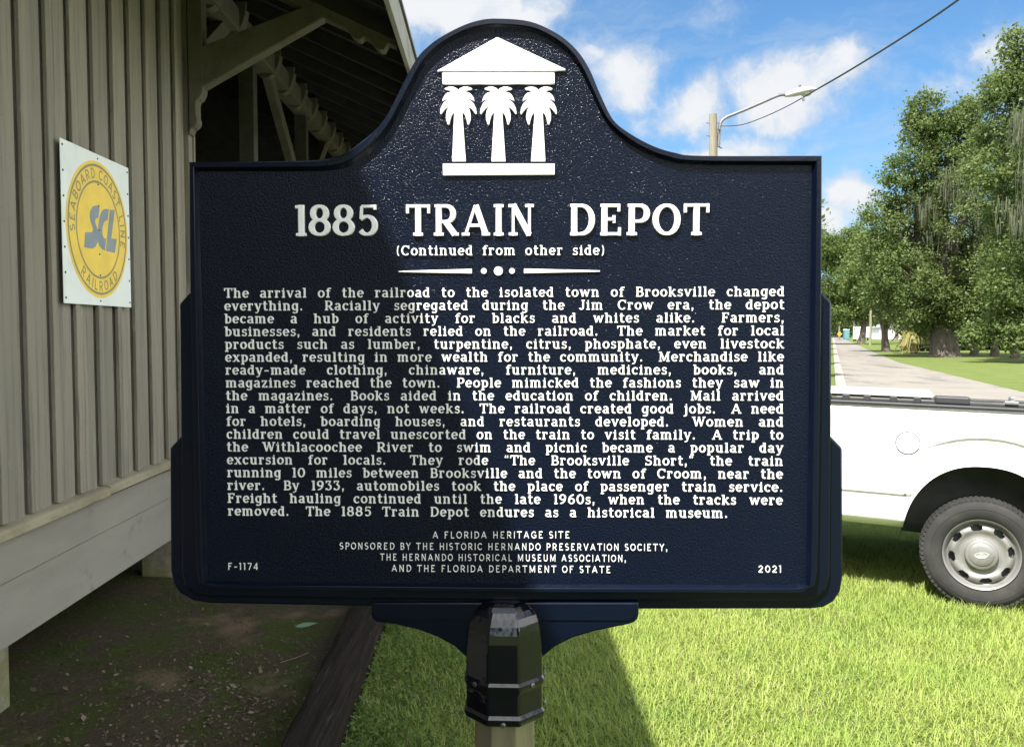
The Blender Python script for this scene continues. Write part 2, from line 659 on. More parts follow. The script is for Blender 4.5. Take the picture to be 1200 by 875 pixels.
bar_yz('knee_brace', 6.66, 3.88, 7.75, 4.62, .13, -.07, .02, lb.m)
bar_yz('knee_brace', 8.95, 4.62, 10.66, 3.45, .14, -.07, .02, lb.m)
bar_yz('knee_brace', 12.35, 4.62, 10.72, 3.45, .14, -.07, .02, lb.m)


def under(x):
    return 4.76 - 0.45 * x if x > -3.5 else 4.76 + 0.45 * 3.5 - 0.45 * (-3.5 - x)


XE_FAR, XE_NEAR = 1.64, 1.19  # unseen near eave is set back in steps to shape the cast shadow
YSPLIT = 5.0


def roof_section(ya, yb, xe, near):
    name = 'roof'
    mb = MB()
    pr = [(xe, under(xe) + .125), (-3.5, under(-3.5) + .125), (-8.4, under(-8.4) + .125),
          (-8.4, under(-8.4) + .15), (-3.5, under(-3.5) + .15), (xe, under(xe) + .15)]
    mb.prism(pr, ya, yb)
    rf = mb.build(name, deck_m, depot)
    mb = MB()
    x2 = xe + 0.05
    pr = [(x2, under(x2) + .152), (-3.5, under(-3.5) + .152), (-8.45, under(-8.45) + .152),
          (-8.45, under(-8.45) + .175), (-3.5, under(-3.5) + .18), (x2, under(x2) + .175)]
    mb.prism(pr, ya, yb)
    mb.build('roof_sheet', tin_m, rf)
    y = ya + 0.25
    while y < yb:
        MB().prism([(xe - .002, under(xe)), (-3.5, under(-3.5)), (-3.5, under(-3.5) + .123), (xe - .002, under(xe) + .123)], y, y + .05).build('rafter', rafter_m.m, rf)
        y += 0.62
    mb = MB()
    mb.box(xe, xe + .035, ya, yb, under(xe) - .105, under(xe) + .118)
    mb.build('fascia', fascia_m, rf, bevel=.004)
    return rf


fm = Mat('grey_fascia', (0.27, 0.265, 0.235), 0.85, spec=0.2)
fm.mix(fm.ramp(fm.noise(5, 6, .7, stretch=(1, .4, 1)), .45, .65), (0.17, 0.165, 0.14))
fascia_m = fm.m
roof_section(-7.0, 0.996, XE_NEAR - .09, True)
roof_section(1.0, YSPLIT, XE_NEAR, True)
roof_section(YSPLIT + .004, 14.6, XE_FAR, False)
# rafter seats over the plate beam: rounded blocks
y = YSPLIT + .25 + .62 * 3
while y < 14.0:
    pts = [(-.15 + .15 * (1 - math.cos(a)) * 1.0, 4.76 - .295 * math.sin(a)) for a in [i * math.pi / 16 for i in range(0, 17)]]
    MB().prism(pts, y - .03, y + .085).build('rafter_seat', lb.m, depot, bevel=.006)
    y += 0.62


# bracket on the corner of the wall
def bracket(y):
    w = 0.12
    leg = [(0.044, 4.62), (0.15, 4.62), (0.15, 3.86), (0.15, 3.66), (0.143, 3.63), (0.125, 3.60), (0.105, 3.585), (0.096, 3.56),
           (0.096, 3.47), (0.105, 3.44), (0.10, 3.41), (0.08, 3.385), (0.06, 3.375), (0.044, 3.33)]
    br = MB().prism(leg, y, y + w).build('eave_bracket', lb.m, depot, bevel=.006)
    a, b = Vector((0.12, 3.80)), Vector((1.02, 4.30))
    n = (b - a).normalized()
    n = Vector((-n.y, n.x))
    pts = [a + n * .0, a - n * .0 + Vector((0, -.14)), b - n * .11, b + Vector((.035, -.06)), b + Vector((.045, -.01)), b + Vector((.02, .03)), a + n * .16]
    MB().prism([tuple(p) for p in pts], y + .002, y + w - .002).build('strut', lb.m, br, bevel=.012)
    # outrigger following the roof with a scalloped lower edge
    up = [(x, under(x) - .003) for x in (0.15, 1.6)]
    low = []
    for i in range(49):
        x = 1.6 - 1.45 * i / 48
        dep = .085
        for cx in (1.30, 1.47):
            dd = (x - cx) / .055
            if abs(dd) < 1:
                dep += .045 * math.sqrt(1 - dd * dd)
        if x > 1.53:
            dep = .05
        low.append((x, under(x) - dep))
    MB().prism(up + low, y + .004, y + w - .004).build('outrigger', lb.m, br, bevel=.004)


bracket(6.50)

# ---- square railway sign on the siding
corn = [on_wall(72.9, 163.3, .034), on_wall(152.6, 197.6, .034), on_wall(151.3, 359.6, .034), on_wall(71.9, 355.5, .034)]
sy0 = (corn[0][0] + corn[3][0]) / 2
sy1 = (corn[1][0] + corn[2][0]) / 2
sz1 = (corn[0][1] + corn[1][1]) / 2
sz0 = (corn[2][1] + corn[3][1]) / 2
SW, SH = sy1 - sy0, sz1 - sz0
print('rail sign', SW, SH)
plate = Mat('white_enamel', (0.74, 0.76, 0.73), 0.35)
plate.mix(plate.ramp(plate.noise(5, 5, .6), .45, .75), (0.66, 0.68, 0.64))
yel = simple('yellow_enamel', (0.84, 0.585, 0.075), 0.35, var=.06, scale=8)
gry = simple('grey_enamel', (0.25, 0.275, 0.30), 0.4, var=.08, scale=8)
gry2 = simple('faded_grey_enamel', (0.27, 0.235, 0.13), 0.4, var=.08, scale=8)
rs = empty('wall_sign', tuple(MW @ Vector((0.031, (sy0 + sy1) / 2, (sz0 + sz1) / 2))), WROT,
           'square white metal sign with a yellow railroad roundel screwed to the siding', 'sign')
# local frame: x out of the wall, y along, z up
MB().box(0, 0.004, -SW / 2, SW / 2, -SH / 2, SH / 2).build('sign_plate', plate.m, rs, bevel=.001)


def disc_pts(r, ry, n=72):
    return [(r * math.cos(2 * math.pi * i / n), ry * math.sin(2 * math.pi * i / n)) for i in range(n)]


def ring(mb, r0, r1, ax, az, x0, x1, n=72):
    for i in range(n):
        a, b = 2 * math.pi * i / n, 2 * math.pi * (i + 1) / n
        q = [(r0, a), (r1, a), (r1, b), (r0, b)]
        vs = [(x1, ax * r * math.cos(t), az * r * math.sin(t)) for r, t in q]
        mb.add(vs, [(0, 1, 2, 3)])


# radii as fractions of the plate width
ax, az = SW * 1.0, SH * 0.99
MB().prism([(p[0] * ax, p[1] * az) for p in disc_pts(.455, .455)], 0.0042, 0.0052, plane='yz').build('roundel', yel, rs)
for r0_, r1_ in ((.418, .434), (.312, .326)):
    mb = MB()
    ring(mb, r0_, r1_, ax, az, 0, 0.0060)
    mb.build('ring', gry2, rs)

# ================================================================== LETTERING
# stroke letters: every glyph is a list of pen strokes; the pen is broad on uprights and thin on level strokes


def A_(cx, cy, rx, ry, a0, a1, n=10):
    return [(cx + rx * math.cos(R(a0 + (a1 - a0) * i / n)), cy + ry * math.sin(R(a0 + (a1 - a0) * i / n))) for i in range(n + 1)]


def glyphs(T, t, X, serif):
    """T upright pen, t level pen, X height of small letters; returns {char: (width, strokes)}
    stroke = (points, pen) with pen None (by direction), 'T', 't' or a number"""
    h = T / 2
    q = t / 2
    sw = 0.17 if serif else 0

    def L(*p, pen=None):
        return ([(p[i], p[i + 1]) for i in range(0, len(p), 2)], pen)

    def C(pts, pen=None):
        return (pts, pen)

    def sf(x, y, l=1, r=1):
        """slab at the foot (y=0) or the head of an upright at x"""
        if not serif:
            return []
        yy = y + q if y <= 0.001 else y - q
        return [L(x - sw * l, yy, x + sw * r, yy, pen='t')]

    def tick(x, y0, y1):
        return [L(x, y0, x, y1, pen='t')] if serif else []
    G = {}
    m = 1 - q
    G['A'] = (.98, [L(.13, q, .47, .97, pen='t' if serif else None), L(.48, .97, .84, .03, pen='T' if serif else None), L(.27, .33, .70, .33)] + sf(.13, 0, .8, .8) + sf(.85, 0, .9, .8))
    G['B'] = (.82, [L(.2, 0, .2, 1), L(.06 if serif else .2, m, .45, m), C(A_(.45, .5 + (m - .5) / 2, .2, (m - .5) / 2, 90, -90)), L(.2, .5, .48, .5),
                    C(A_(.48, (.5 + q) / 2, .24, (.5 - q) / 2, 90, -90)), L(.06 if serif else .2, q, .48, q)])
    G['C'] = (.88, [C(A_(.47, .5, .36, .5 - q, 42, 318, 16))] + tick(.78, .97, .68))
    G['D'] = (.92, [L(.2, 0, .2, 1), L(.06 if serif else .2, m, .42, m), C(A_(.42, .5, .38, .5 - q, 90, -90, 14)), L(.06 if serif else .2, q, .42, q)])
    e = [L(.2, 0, .2, 1), L(.06 if serif else .2, m, .68, m), L(.2, .52, .52, .52)] + tick(.68, 1, .76) + tick(.52, .64, .40)
    G['E'] = (.82, e + [L(.06 if serif else .2, q, .70, q)] + tick(.71, 0, .26))
    G['F'] = (.78, e + sf(.2, 0))
    G['G'] = (.92, [C(A_(.47, .5, .36, .5 - q, 42, 330, 16)), L(.78, .45, .78, .1), L(.5, .45, .82, .45)])
    G['H'] = (.96, [L(.2, 0, .2, 1), L(.75, 0, .75, 1), L(.2, .5, .75, .5)] + sf(.2, 0) + sf(.75, 0) + sf(.2, 1) + sf(.75, 1))
    G['I'] = (.42 if serif else .3, [L(.21 if serif else .15, 0, .21 if serif else .15, 1)] + (sf(.21, 0) + sf(.21, 1)))
    G['J'] = (.62, [L(.42, 1, .42, .24), C(A_(.24, .24, .18, .24 - q, 0, -165))] + sf(.42, 1))
    G['L'] = (.76, [L(.2, 0, .2, 1), L(.06 if serif else .2, q, .66, q)] + sf(.2, 1) + tick(.66, 0, .28))
    G['M'] = (1.18, [L(.2, 0, .2, 1, pen='t' if serif else None), L(.22, .98, .57, .1, pen='T' if serif else None), L(.57, .1, .93, .98, pen='t' if serif else None), L(.95, 0, .95, 1)] + sf(.2, 0, .9, .9) + sf(.95, 0) + sf(.16, 1, .8, .5) + sf(.97, 1, .5, 1))
    G['N'] = (.98, [L(.2, 0, .2, 1, pen='t' if serif else None), L(.2, .98, .76, .03, pen='T' if serif else None), L(.77, 0, .77, 1, pen='t' if serif else None)] + sf(.2, 0, .9, .9) + sf(.15, 1, .7, .6) + sf(.77, 1, .9, .9))
    G['O'] = (.94, [C(A_(.47, .5, .37, .5 - q, 0, 360, 24))])
    p = [L(.2, 0, .2, 1), L(.06 if serif else .2, m, .46, m), C(A_(.46, .45 + (m - .45) / 2, .25, (m - .45) / 2, 90, -90)), L(.2, .45, .46, .45)]
    G['P'] = (.80, p + sf(.2, 0))
    G['R'] = (.92, p + [L(.44, .45, .76, .04, pen='T' if serif else None)] + sf(.2, 0) + sf(.8, 0, .5, .6))
    G['S'] = (.74, [C(A_(.36, .5 + (m - .5) / 2, .23, (m - .5) / 2, 40, 262) + A_(.37, (.5 + q) / 2, .25, (.5 - q) / 2, 82, -140)[1:])] + tick(.60, .98, .74) + tick(.11, .02, .27))
    G['T'] = (.86, [L(.43, 0, .43, 1), L(.06, m, .80, m)] + sf(.43, 0) + tick(.055, 1, .72) + tick(.805, 1, .72))
    G['U'] = (.92, [L(.19, 1, .19, .35), C(A_(.46, .35, .27, .35 - q, 180, 360, 12)), L(.73, .35, .73, 1)])
    G['V'] = (.92, [L(.1, 1, .45, .02), L(.45, .02, .8, 1)])
    G['W'] = (1.28, [L(.12, .97, .40, .04, pen='T' if serif else None), L(.40, .04, .64, .94, pen='t' if serif else None), L(.64, .94, .90, .04, pen='T' if serif else None), L(.90, .04, 1.16, .97, pen='t' if serif else None)] + sf(.12, 1) + sf(1.16, 1, .8, .8) + sf(.64, 1, .6, .6))
    G['Y'] = (.86, [L(.1, 1, .43, .48), L(.43, .48, .76, 1), L(.43, .5, .43, 0)])
    # figures
    G['0'] = (.80, [C(A_(.40, .5, .29, .5 - q, 0, 360, 20))])
    G['1'] = (.46, [L(.24, 0, .24, 1), L(.05, 1 - q * 1.2, .24, 1 - q, pen='t')] + sf(.24, 0))
    G['2'] = (.74, [C(A_(.36, .70, .24, .30 - q, 165, -30, 10) + [(.12, .10)]), L(.1, q, .64, q)])
    G['3'] = (.74, [L(.12, m, .58, m), L(.58, m, .34, .60, pen='t'), C(A_(.34, (.60 + q) / 2, .25, (.60 - q) / 2, 90, -145, 12))] + tick(.12, 1, .76) + tick(.1, .04, .24))
    G['4'] = (.78, [L(.54, 0, .54, 1), L(.54, .98, .1, .28, pen='t'), L(.08, .28, .70, .28)])
    G['5'] = (.76, [L(.20, m, .64, m), L(.20, m, .17, .55, pen='t'), C([(.17, .55)] + A_(.37, (.63 + q) / 2, .26, (.63 - q) / 2, 110, -145, 14))] + tick(.64, 1, .84))
    G['6'] = (.78, [C(A_(.39, .31, .26, .31 - q, 0, 360, 16)), C([(.62, .95), (.42, .90), (.22, .70), (.13, .40)])])
    G['7'] = (.72, [L(.08, m, .62, m), L(.62, m, .26, 0)])
    G['8'] = (.80, [C(A_(.39, .5 + (m - .5) / 2 + .01, .22, (m - .5) / 2, 0, 360, 18)), C(A_(.39, (.52 + q) / 2, .27, (.52 - q) / 2, 0, 360, 18))])
    G['9'] = (.78, [C(A_(.37, .69, .26, .31 - q, 0, 360, 16)), C([(.63, .62), (.56, .32), (.36, .11), (.14, .06)])])
    # small letters
    xm = X - q
    cy, ry = X / 2, X / 2 - q
    G['a'] = (.70, [C(A_(.31, X - .22, .20, .22 - q, 155, 0)), L(.51, X - .22, .51, .06), L(.51, q, .66, q, pen='t'), C(A_(.31, .215, .21, .215 - q, 60, 300, 12)), L(.40, .40, .51, .42, pen='t'), L(.42, .06, .51, .10, pen='t')])
    G['b'] = (.72, [L(.18, 0, .18, 1), C(A_(.37, cy, .24, ry, 150, -150, 16))] + sf(.13, 1, .8, .3))
    G['c'] = (.64, [C(A_(.35, cy, .25, ry, 40, 318, 16)), L(.54, X - .05, .54, X - .24, pen='t')])
    G['d'] = (.74, [C(A_(.33, cy, .24, ry, 30, 330, 16)), L(.53, 0, .53, 1)] + sf(.49, 1, .9, .2) + sf(.58, 0, .2, .6))
    G['e'] = (.68, [C(A_(.34, cy, .25, ry, 0, 322, 16)), L(.12, cy - .0, .60, cy + .02, pen='t')])
    G['f'] = (.52, [L(.23, 0, .23, .78), C(A_(.41, .78, .18, .22 - q, 180, 45, 8)), L(.04, xm, .46, xm, pen='t')] + sf(.23, 0))
    G['g'] = (.72, [C(A_(.32, cy, .23, ry, 0, 360, 18)), L(.54, X, .54, -.08), C(A_(.32, -.08, .22, .17, 0, -150, 10))] + sf(.6, X, .2, .4))
    G['h'] = (.82, [L(.18, 0, .18, 1), C(A_(.39, X - .24, .21, .24 - q, 175, 0)), L(.60, X - .24, .60, 0)] + sf(.13, 1, .8, .2) + sf(.18, 0, .9, .9) + sf(.62, 0, .9, .8))
    G['i'] = (.42, [L(.20, 0, .20, X), L(.15, .88, .25, .88, pen=.19)] + sf(.20, 0) + sf(.14, X, .7, .2))
    G['j'] = (.42, [L(.25, X, .25, -.1), C(A_(.08, -.1, .17, .15, 0, -120, 8)), L(.20, .88, .30, .88, pen=.19)] + sf(.19, X, .7, .2))
    G['k'] = (.78, [L(.18, 0, .18, 1), L(.2, .28, .58, X - .03, pen='t'), L(.34, .42, .64, .03)] + sf(.13, 1, .8, .2) + sf(.18, 0, .9, .7) + sf(.66, 0, .7, .6) + sf(.58, X, .7, .6))
    G['l'] = (.42, [L(.21, 0, .21, 1)] + sf(.21, 0) + sf(.15, 1, .7, .2))
    G['m'] = (1.20, [L(.18, 0, .18, X), C(A_(.37, X - .22, .19, .22 - q, 175, 0)), L(.56, X - .22, .56, 0), C(A_(.76, X - .22, .20, .22 - q, 175, 0)), L(.96, X - .22, .96, 0)] + sf(.13, X, .7, .2) + sf(.18, 0, .8, .8) + sf(.57, 0, .8, .8) + sf(.98, 0, .8, .8))
    G['n'] = (.82, [L(.18, 0, .18, X), C(A_(.39, X - .24, .21, .24 - q, 175, 0)), L(.60, X - .24, .60, 0)] + sf(.13, X, .7, .2) + sf(.18, 0, .9, .9) + sf(.62, 0, .9, .8))
    G['o'] = (.72, [C(A_(.36, cy, .26, ry, 0, 360, 20))])
    G['p'] = (.74, [L(.18, -.28, .18, X), C(A_(.38, cy, .24, ry, 150, -150, 16)), L(.02, -.28 + q, .34, -.28 + q, pen='t')] + sf(.13, X, .7, .2))
    G['q'] = (.74, [L(.54, -.28, .54, X), C(A_(.33, cy, .24, ry, 30, 330, 16)), L(.38, -.28 + q, .70, -.28 + q, pen='t')])
    G['r'] = (.62, [L(.19, 0, .19, X), C(A_(.40, X - .23, .20, .23 - q, 170, 50, 8)), L(.50, X - .08, .50, X - .22, pen='t')] + sf(.14, X, .7, .2) + sf(.19, 0, .9, 1))
    c2 = X * .52
    G['s'] = (.58, [C(A_(.29, c2 + (xm - c2) / 2, .17, (xm - c2) / 2, 45, 262, 10) + A_(.30, (c2 + q) / 2, .19, (c2 - q) / 2, 82, -140, 10)[1:], .88 * t + .3 * (T - t)), L(.46, X - .02, .46, X - .2, pen='t'), L(.10, .03, .10, .2, pen='t')])
    G['t'] = (.54, [L(.22, .96, .22, .2), C(A_(.37, .2, .15, .2 - q, 180, 325, 8)), L(.04, xm, .48, xm, pen='t')])
    G['u'] = (.82, [L(.19, X, .19, .25), C(A_(.40, .25, .21, .25 - q, 180, 350)), L(.60, X, .60, 0)] + sf(.13, X, .7, .2) + sf(.54, X, .7, .2) + sf(.66, 0, .2, .6))
    G['v'] = (.74, [L(.12, X - .03, .37, .03, pen='T'), L(.37, .03, .62, X - .03, pen='t')] + sf(.12, X, .7, .8) + sf(.62, X, .7, .6))
    G['w'] = (1.06, [L(.12, X - .03, .32, .03, pen='T'), L(.32, .03, .52, X - .05, pen='t'), L(.52, X - .05, .73, .03, pen='T'), L(.73, .03, .94, X - .03, pen='t')] + sf(.12, X, .7, .8) + sf(.94, X, .7, .6))
    G['x'] = (.76, [L(.14, X - .03, .60, .03, pen='T'), L(.60, X - .03, .14, .03, pen='t')] + sf(.14, X, .7, .7) + sf(.60, X, .7, .6) + sf(.14, 0, .7, .7) + sf(.62, 0, .7, .6))
    G['y'] = (.74, [L(.12, X - .03, .38, .04, pen='T'), L(.62, X - .03, .34, -.14, .22, -.22, .10, -.2, pen='t')] + sf(.12, X, .7, .8) + sf(.62, X, .7, .6))
    G['z'] = (.66, [L(.1, xm, .56, xm), L(.54, xm, .12, q), L(.1, q, .58, q)] + tick(.1, X, X - .2) + tick(.57, 0, .2))
    # stops
    G['.'] = (.34, [L(.09, .10, .23, .10, pen=.2)])
    G[','] = (.34, [L(.09, .10, .23, .10, pen=.2), L(.20, .06, .12, -.14, pen=.09)])
    G['-'] = (.62, [L(.1, .40, .50, .40, pen=.13 if serif else t)])
    G['('] = (.42, [C(A_(.42, .46, .26, .58, 118, 242, 10), t * 1.1)])
    G[')'] = (.42, [C(A_(.0, .46, .26, .58, 62, -62, 10), t * 1.1)])
    G['<'] = (.54, [L(.16, .76, .16, .88, pen=.15), L(.38, .76, .38, .88, pen=.15), L(.14, .86, .2, 1.0, pen=.08), L(.36, .86, .42, 1.0, pen=.08)])
    G['>'] = (.54, [L(.16, .86, .16, .98, pen=.15), L(.38, .86, .38, .98, pen=.15), L(.19, .9, .12, .76, pen=.08), L(.41, .9, .34, .76, pen=.08)])
    return G


class Pen:
    """writes raised stroke letters into a mesh; place(x, y, h) turns text coordinates into a point"""

    def __init__(s, T, t, X, serif):
        s.T, s.t = T, t
        s.G = glyphs(T, t, X, serif)
        s.n = 0

    def width(s, word, track):
        return sum(s.G[c][0] for c in word) + track * (len(word) - 1)

    def stroke(s, mb, pts, pen, place, raise_):
        P = [Vector(p) for p in pts]
        n = len(P)
        closed = (P[0] - P[-1]).length < 1e-6
        if closed:
            P = P[:-1]
            n -= 1
        ws, ns = [], []
        for i in range(n):
            a = P[(i - 1) % n] if closed or i > 0 else P[i]
            b = P[(i + 1) % n] if closed or i < n - 1 else P[i]
            d = (b - a).normalized()
            # width by direction
            if pen == 'T':
                w = s.T
            elif pen == 't':
                w = s.t
            elif isinstance(pen, (int, float)):
                w = pen
            else:
                w = s.t + (s.T - s.t) * abs(d.y) ** 1.3
            ws.append(w)
            ns.append(Vector((-d.y, d.x)))
        s.n = (s.n + 1) % 23
        h = raise_ * (1 + 0.012 * s.n)
        sec = [(-.5, 0), (-.47, .75), (-.36, 1), (.36, 1), (.47, .75), (.5, 0)]
        k = len(sec)
        vs = []
        for p, w, nn in zip(P, ws, ns):
            for (o_, hh) in sec:
                q = p + nn * (o_ * w)
                vs.append(place(q.x, q.y, hh * h))
        fs = []
        for i in range(n if closed else n - 1):
            j = (i + 1) % n
            for m in range(k - 1):
                fs.append((i * k + m, i * k + m + 1, j * k + m + 1, j * k + m))
        if not closed:
            fs.append(tuple(range(k)))
            fs.append(tuple(range((n - 1) * k, n * k)))
        mb.add(vs, fs)

    def word(s, mb, word, x, track, place, raise_):
        for c in word:
            w, st = s.G[c]
            for pts, pen in st:
                s.stroke(mb, [(px + x, py) for px, py in pts], pen, place, raise_)
            x += w + track
        return x - track

# ---- lettering of the railway sign
sans = Pen(.155, .15, .7, False)


def arc_text(mb, text, r, a_mid, h, track, top=True):
    """text round the roundel; r and h as fractions of the plate width"""
    W = sum(sans.G[c][0] if c != ' ' else .42 for c in text) + track * (len(text) - 1)
    u = -W / 2
    for c in text:
        w = sans.G[c][0] if c != ' ' else .42
        ang = (u + w / 2) * h / r
        th = (a_mid - ang) if top else (a_mid + ang)
        if c != ' ':
            def place(px, py, rr, th=th, w=w):
                du = (px - w / 2) * h
                dv = (py - .5) * h
                if top:
                    y = r * math.cos(th) + du * math.sin(th) + dv * math.cos(th)
                    z = r * math.sin(th) - du * math.cos(th) + dv * math.sin(th)
                else:
                    y = r * math.cos(th) - du * math.sin(th) - dv * math.cos(th)
                    z = r * math.sin(th) + du * math.cos(th) - dv * math.sin(th)
                return (0.0054 + rr, y * ax, z * az)
            for pts, pen in sans.G[c][1]:
                sans.stroke(mb, pts, pen, place, 0.0006)
        u += w + track


mb = MB()
arc_text(mb, 'SEABOARD COAST LINE', .374, R(87), .070, .20)
arc_text(mb, 'RAILROAD', .374, R(-90), .070, .20, top=False)
mb.build('ring_lettering', gry2, rs)


def plate_uv(zx, zy):
    """point on the enlarged photograph of the plate -> local (along, up)"""
    px, py = 40 + zx * .2744, 140 + zy * .2743
    y, z = on_wall(px, py, .034)
    return (y - (sy0 + sy1) / 2, z - (sz0 + sz1) / 2)


logo = [
    [(277, 370), (262, 367), (248, 372), (239, 388), (235, 410), (238, 432), (246, 452), (250, 470), (246, 482), (216, 482), (212, 546), (244, 552), (258, 546), (268, 528), (272, 500), (270, 474), (262, 452), (257, 432), (261, 424), (272, 420)],
    [(317, 383), (300, 382), (288, 390), (279, 412), (273, 446), (270, 490), (271, 520), (277, 540), (288, 554), (301, 560), (305, 511), (295, 505), (289, 488), (290, 462), (296, 440), (303, 432), (311, 430)],
    [(322, 386), (342, 388), (327, 508), (350, 512), (343, 570), (306, 562), (309, 512)],
]
mb = MB()
for poly in logo:
    mb.prism([plate_uv(*p) for p in poly], 0.0054, 0.0064, plane='yz')
mb.build('emblem', gry, rs)
scr_m = simple('rusty_screw', (0.10, 0.075, 0.05), .7, .4)
for i in range(7):
    for sx in (-1, 1):
        MB().lathe([(0.007, 0.004), (0.006, 0.0065), (0.0, 0.007)], 10, Matrix.Translation((0, sx * (SW / 2 - .022), -SH / 2 + .03 + (SH - .06) * i / 6)) @ Matrix.Rotation(R(90), 4, 'Y')).build('screw', scr_m, rs)
for z_ in (-.47, -.30, -.16, .0, .16, .30, .47):
    MB().lathe([(0.006, 0.0055), (0.005, 0.008), (0.0, 0.0085)], 10, Matrix.Translation((0, 0, z_ * SH)) @ Matrix.Rotation(R(90), 4, 'Y')).build('screw', scr_m, rs)

# ================================================================== HISTORICAL MARKER
MA = R(2.2)
MC = at_dist(592, 400, 1.36)
marker = empty('historical_marker', (MC.x, MC.y, 0), -MA,
               'dark navy cast metal historical marker with raised white lettering on an octagonal post', 'historical marker')
MM = Matrix.Translation((MC.x, MC.y, 0)) @ Matrix.Rotation(-MA, 4, 'Z')
MMI = MM.inverted()


def S(px, py, off=0.0):
    """photograph point -> (x, z) on the plane of the marker, off metres in front of its panel"""
    o_ = MMI @ GEYE
    d = MMI.to_3x3() @ ray(px, py)
    p = o_ + d * ((-off - o_.y) / d.y)
    return (p.x, p.z)


nv = Mat('navy_enamel', (0.0021, 0.0044, 0.0120), 0.20, spec=0.28)
nv.mix(nv.ramp(nv.noise(7, 4, .6), .35, .75), (0.0026, 0.0050, 0.0135))
nv.bump(nv.noise(30, 3, .5), 0.10, 0.004)
nv.bump(nv.noise(260, 3, .6), 0.10, 0.0015)
panel_m = Mat('pebbled_navy_enamel', (0.0022, 0.0046, 0.0128), 0.16, spec=0.17)
panel_m.mix(panel_m.ramp(panel_m.noise(6, 4, .6), .4, .8), (0.0028, 0.0055, 0.0150))
panel_m.bump(panel_m.noise(230, 3, .6), 0.32, 0.0018)
panel_m.bump(panel_m.noise(340, 2, .7), 0.85, 0.0017)
wp = Mat('white_lettering', (0.80, 0.80, 0.79), 0.45)
wp.mix(wp.ramp(wp.noise(9, 5, .6), .4, .8), (0.75, 0.745, 0.72))
white_m = wp.m

OUT_L = [(221, 189.5), (341, 188), (381, 185.6), (403.8, 178.6), (424, 164), (440, 150.5), (453, 134), (465, 110.6), (475, 90.5), (487.7, 68.5), (498, 56.5), (515, 43.5), (540.5, 30), (562, 23)]
IN_L = [(231.5, 200.5), (352, 200.5), (385, 199.8), (407, 195.5), (427, 184.5), (441.5, 171), (455, 154), (468, 131.5), (479, 111), (491, 87), (503, 69.5), (519, 54.5), (543, 41), (563, 35.2)]
OUT_R = [(583, 21), (621, 24.5), (653.6, 39), (676, 58), (691, 80.4), (704, 110.6), (719, 140), (737, 155), (764.6, 170), (792, 178.5), (824, 182), (964, 182)]
IN_R = [(583, 33.5), (622, 37), (647, 48), (665.5, 62), (679.5, 82), (692, 107), (706, 136), (722, 155.5), (745, 173), (775, 186), (815, 192.5), (952.5, 193.4)]
OUT_B = [(964, 182), (963.6, 340), (961, 520), (958.8, 668), (955, 686), (940, 694.5), (760, 694.8), (600, 694.5), (400, 692), (248, 690.3), (233.5, 684), (229, 668), (225.5, 520), (222, 340), (221, 189.5)]
IN_B = [(952.5, 193.4), (950.2, 340), (947.8, 520), (945.4, 664), (945.1, 685.6), (930, 685.6), (760, 685.4), (600, 685), (400, 683), (257, 681.5), (242.4, 681.3), (242.1, 664), (239.2, 520), (235, 340), (231.5, 200.5)]


def sample(L_, T_, B_):
    top = crom(L_ + T_, 5)[:-1]
    bot = []
    for a, b in zip(B_, B_[1:]):
        n = 4
        bot += [(a[0] + (b[0] - a[0]) * i / n, a[1] + (b[1] - a[1]) * i / n) for i in range(n)]
    return top + bot


RIM = 0.0095
out_px = sample(OUT_L, OUT_R, OUT_B)
in_px = sample(IN_L, IN_R, IN_B)
outA = [S(*p, RIM) for p in out_px]
innA = [S(*p, RIM * .5) for p in in_px]
n = len(outA)
cx0, cz0 = 0.0, 1.75


def lerp2(a, b, t):
    return (a[0] + (b[0] - a[0]) * t, a[1] + (b[1] - a[1]) * t)


THICK = 0.052
# rim: rounded outer edge, flat top, sloping inner side down to the panel
mb = MB()
secs = [(-.0, RIM - .012), (.015, RIM - .0035), (.07, RIM - .0010), (.16, RIM), (.60, RIM), (.67, RIM - .0007), (.73, RIM - .0030), (1.02, -.0012)]
vs = []
for i in range(n):
    for t, dep in secs:
        x, z_ = lerp2(outA[i], innA[i], t)
        vs.append((x, -dep, z_))
k = len(secs)
fs = []
for i in range(n):
    j = (i + 1) % n
    for m in range(k - 1):
        fs.append((i * k + m, i * k + m + 1, j * k + m + 1, j * k + m))
mb.add(vs, fs)
# the same rim on the far face and the edge between
vs = [(v[0], THICK - v[1] - 2 * RIM + .006, v[2]) for v in vs]
mb.add(vs, [tuple(reversed(f)) for f in fs])
e = [(outA[i][0], -(RIM - .012), outA[i][1]) for i in range(n)] + [(outA[i][0], THICK + RIM - .012 - 2 * RIM + .006, outA[i][1]) for i in range(n)]
mb.add(e, [(i, (i + 1) % n, n + (i + 1) % n, n + i) for i in range(n)])
rim = mb.build('rim', nv.m, marker, smooth=True, angle=28)
# panel, a sheet with a little thickness
mb = MB()
mb.prism([lerp2(outA[i], innA[i], .9) for i in range(n)], 0.0, 0.030)
panel = mb.build('panel', panel_m.m, marker)

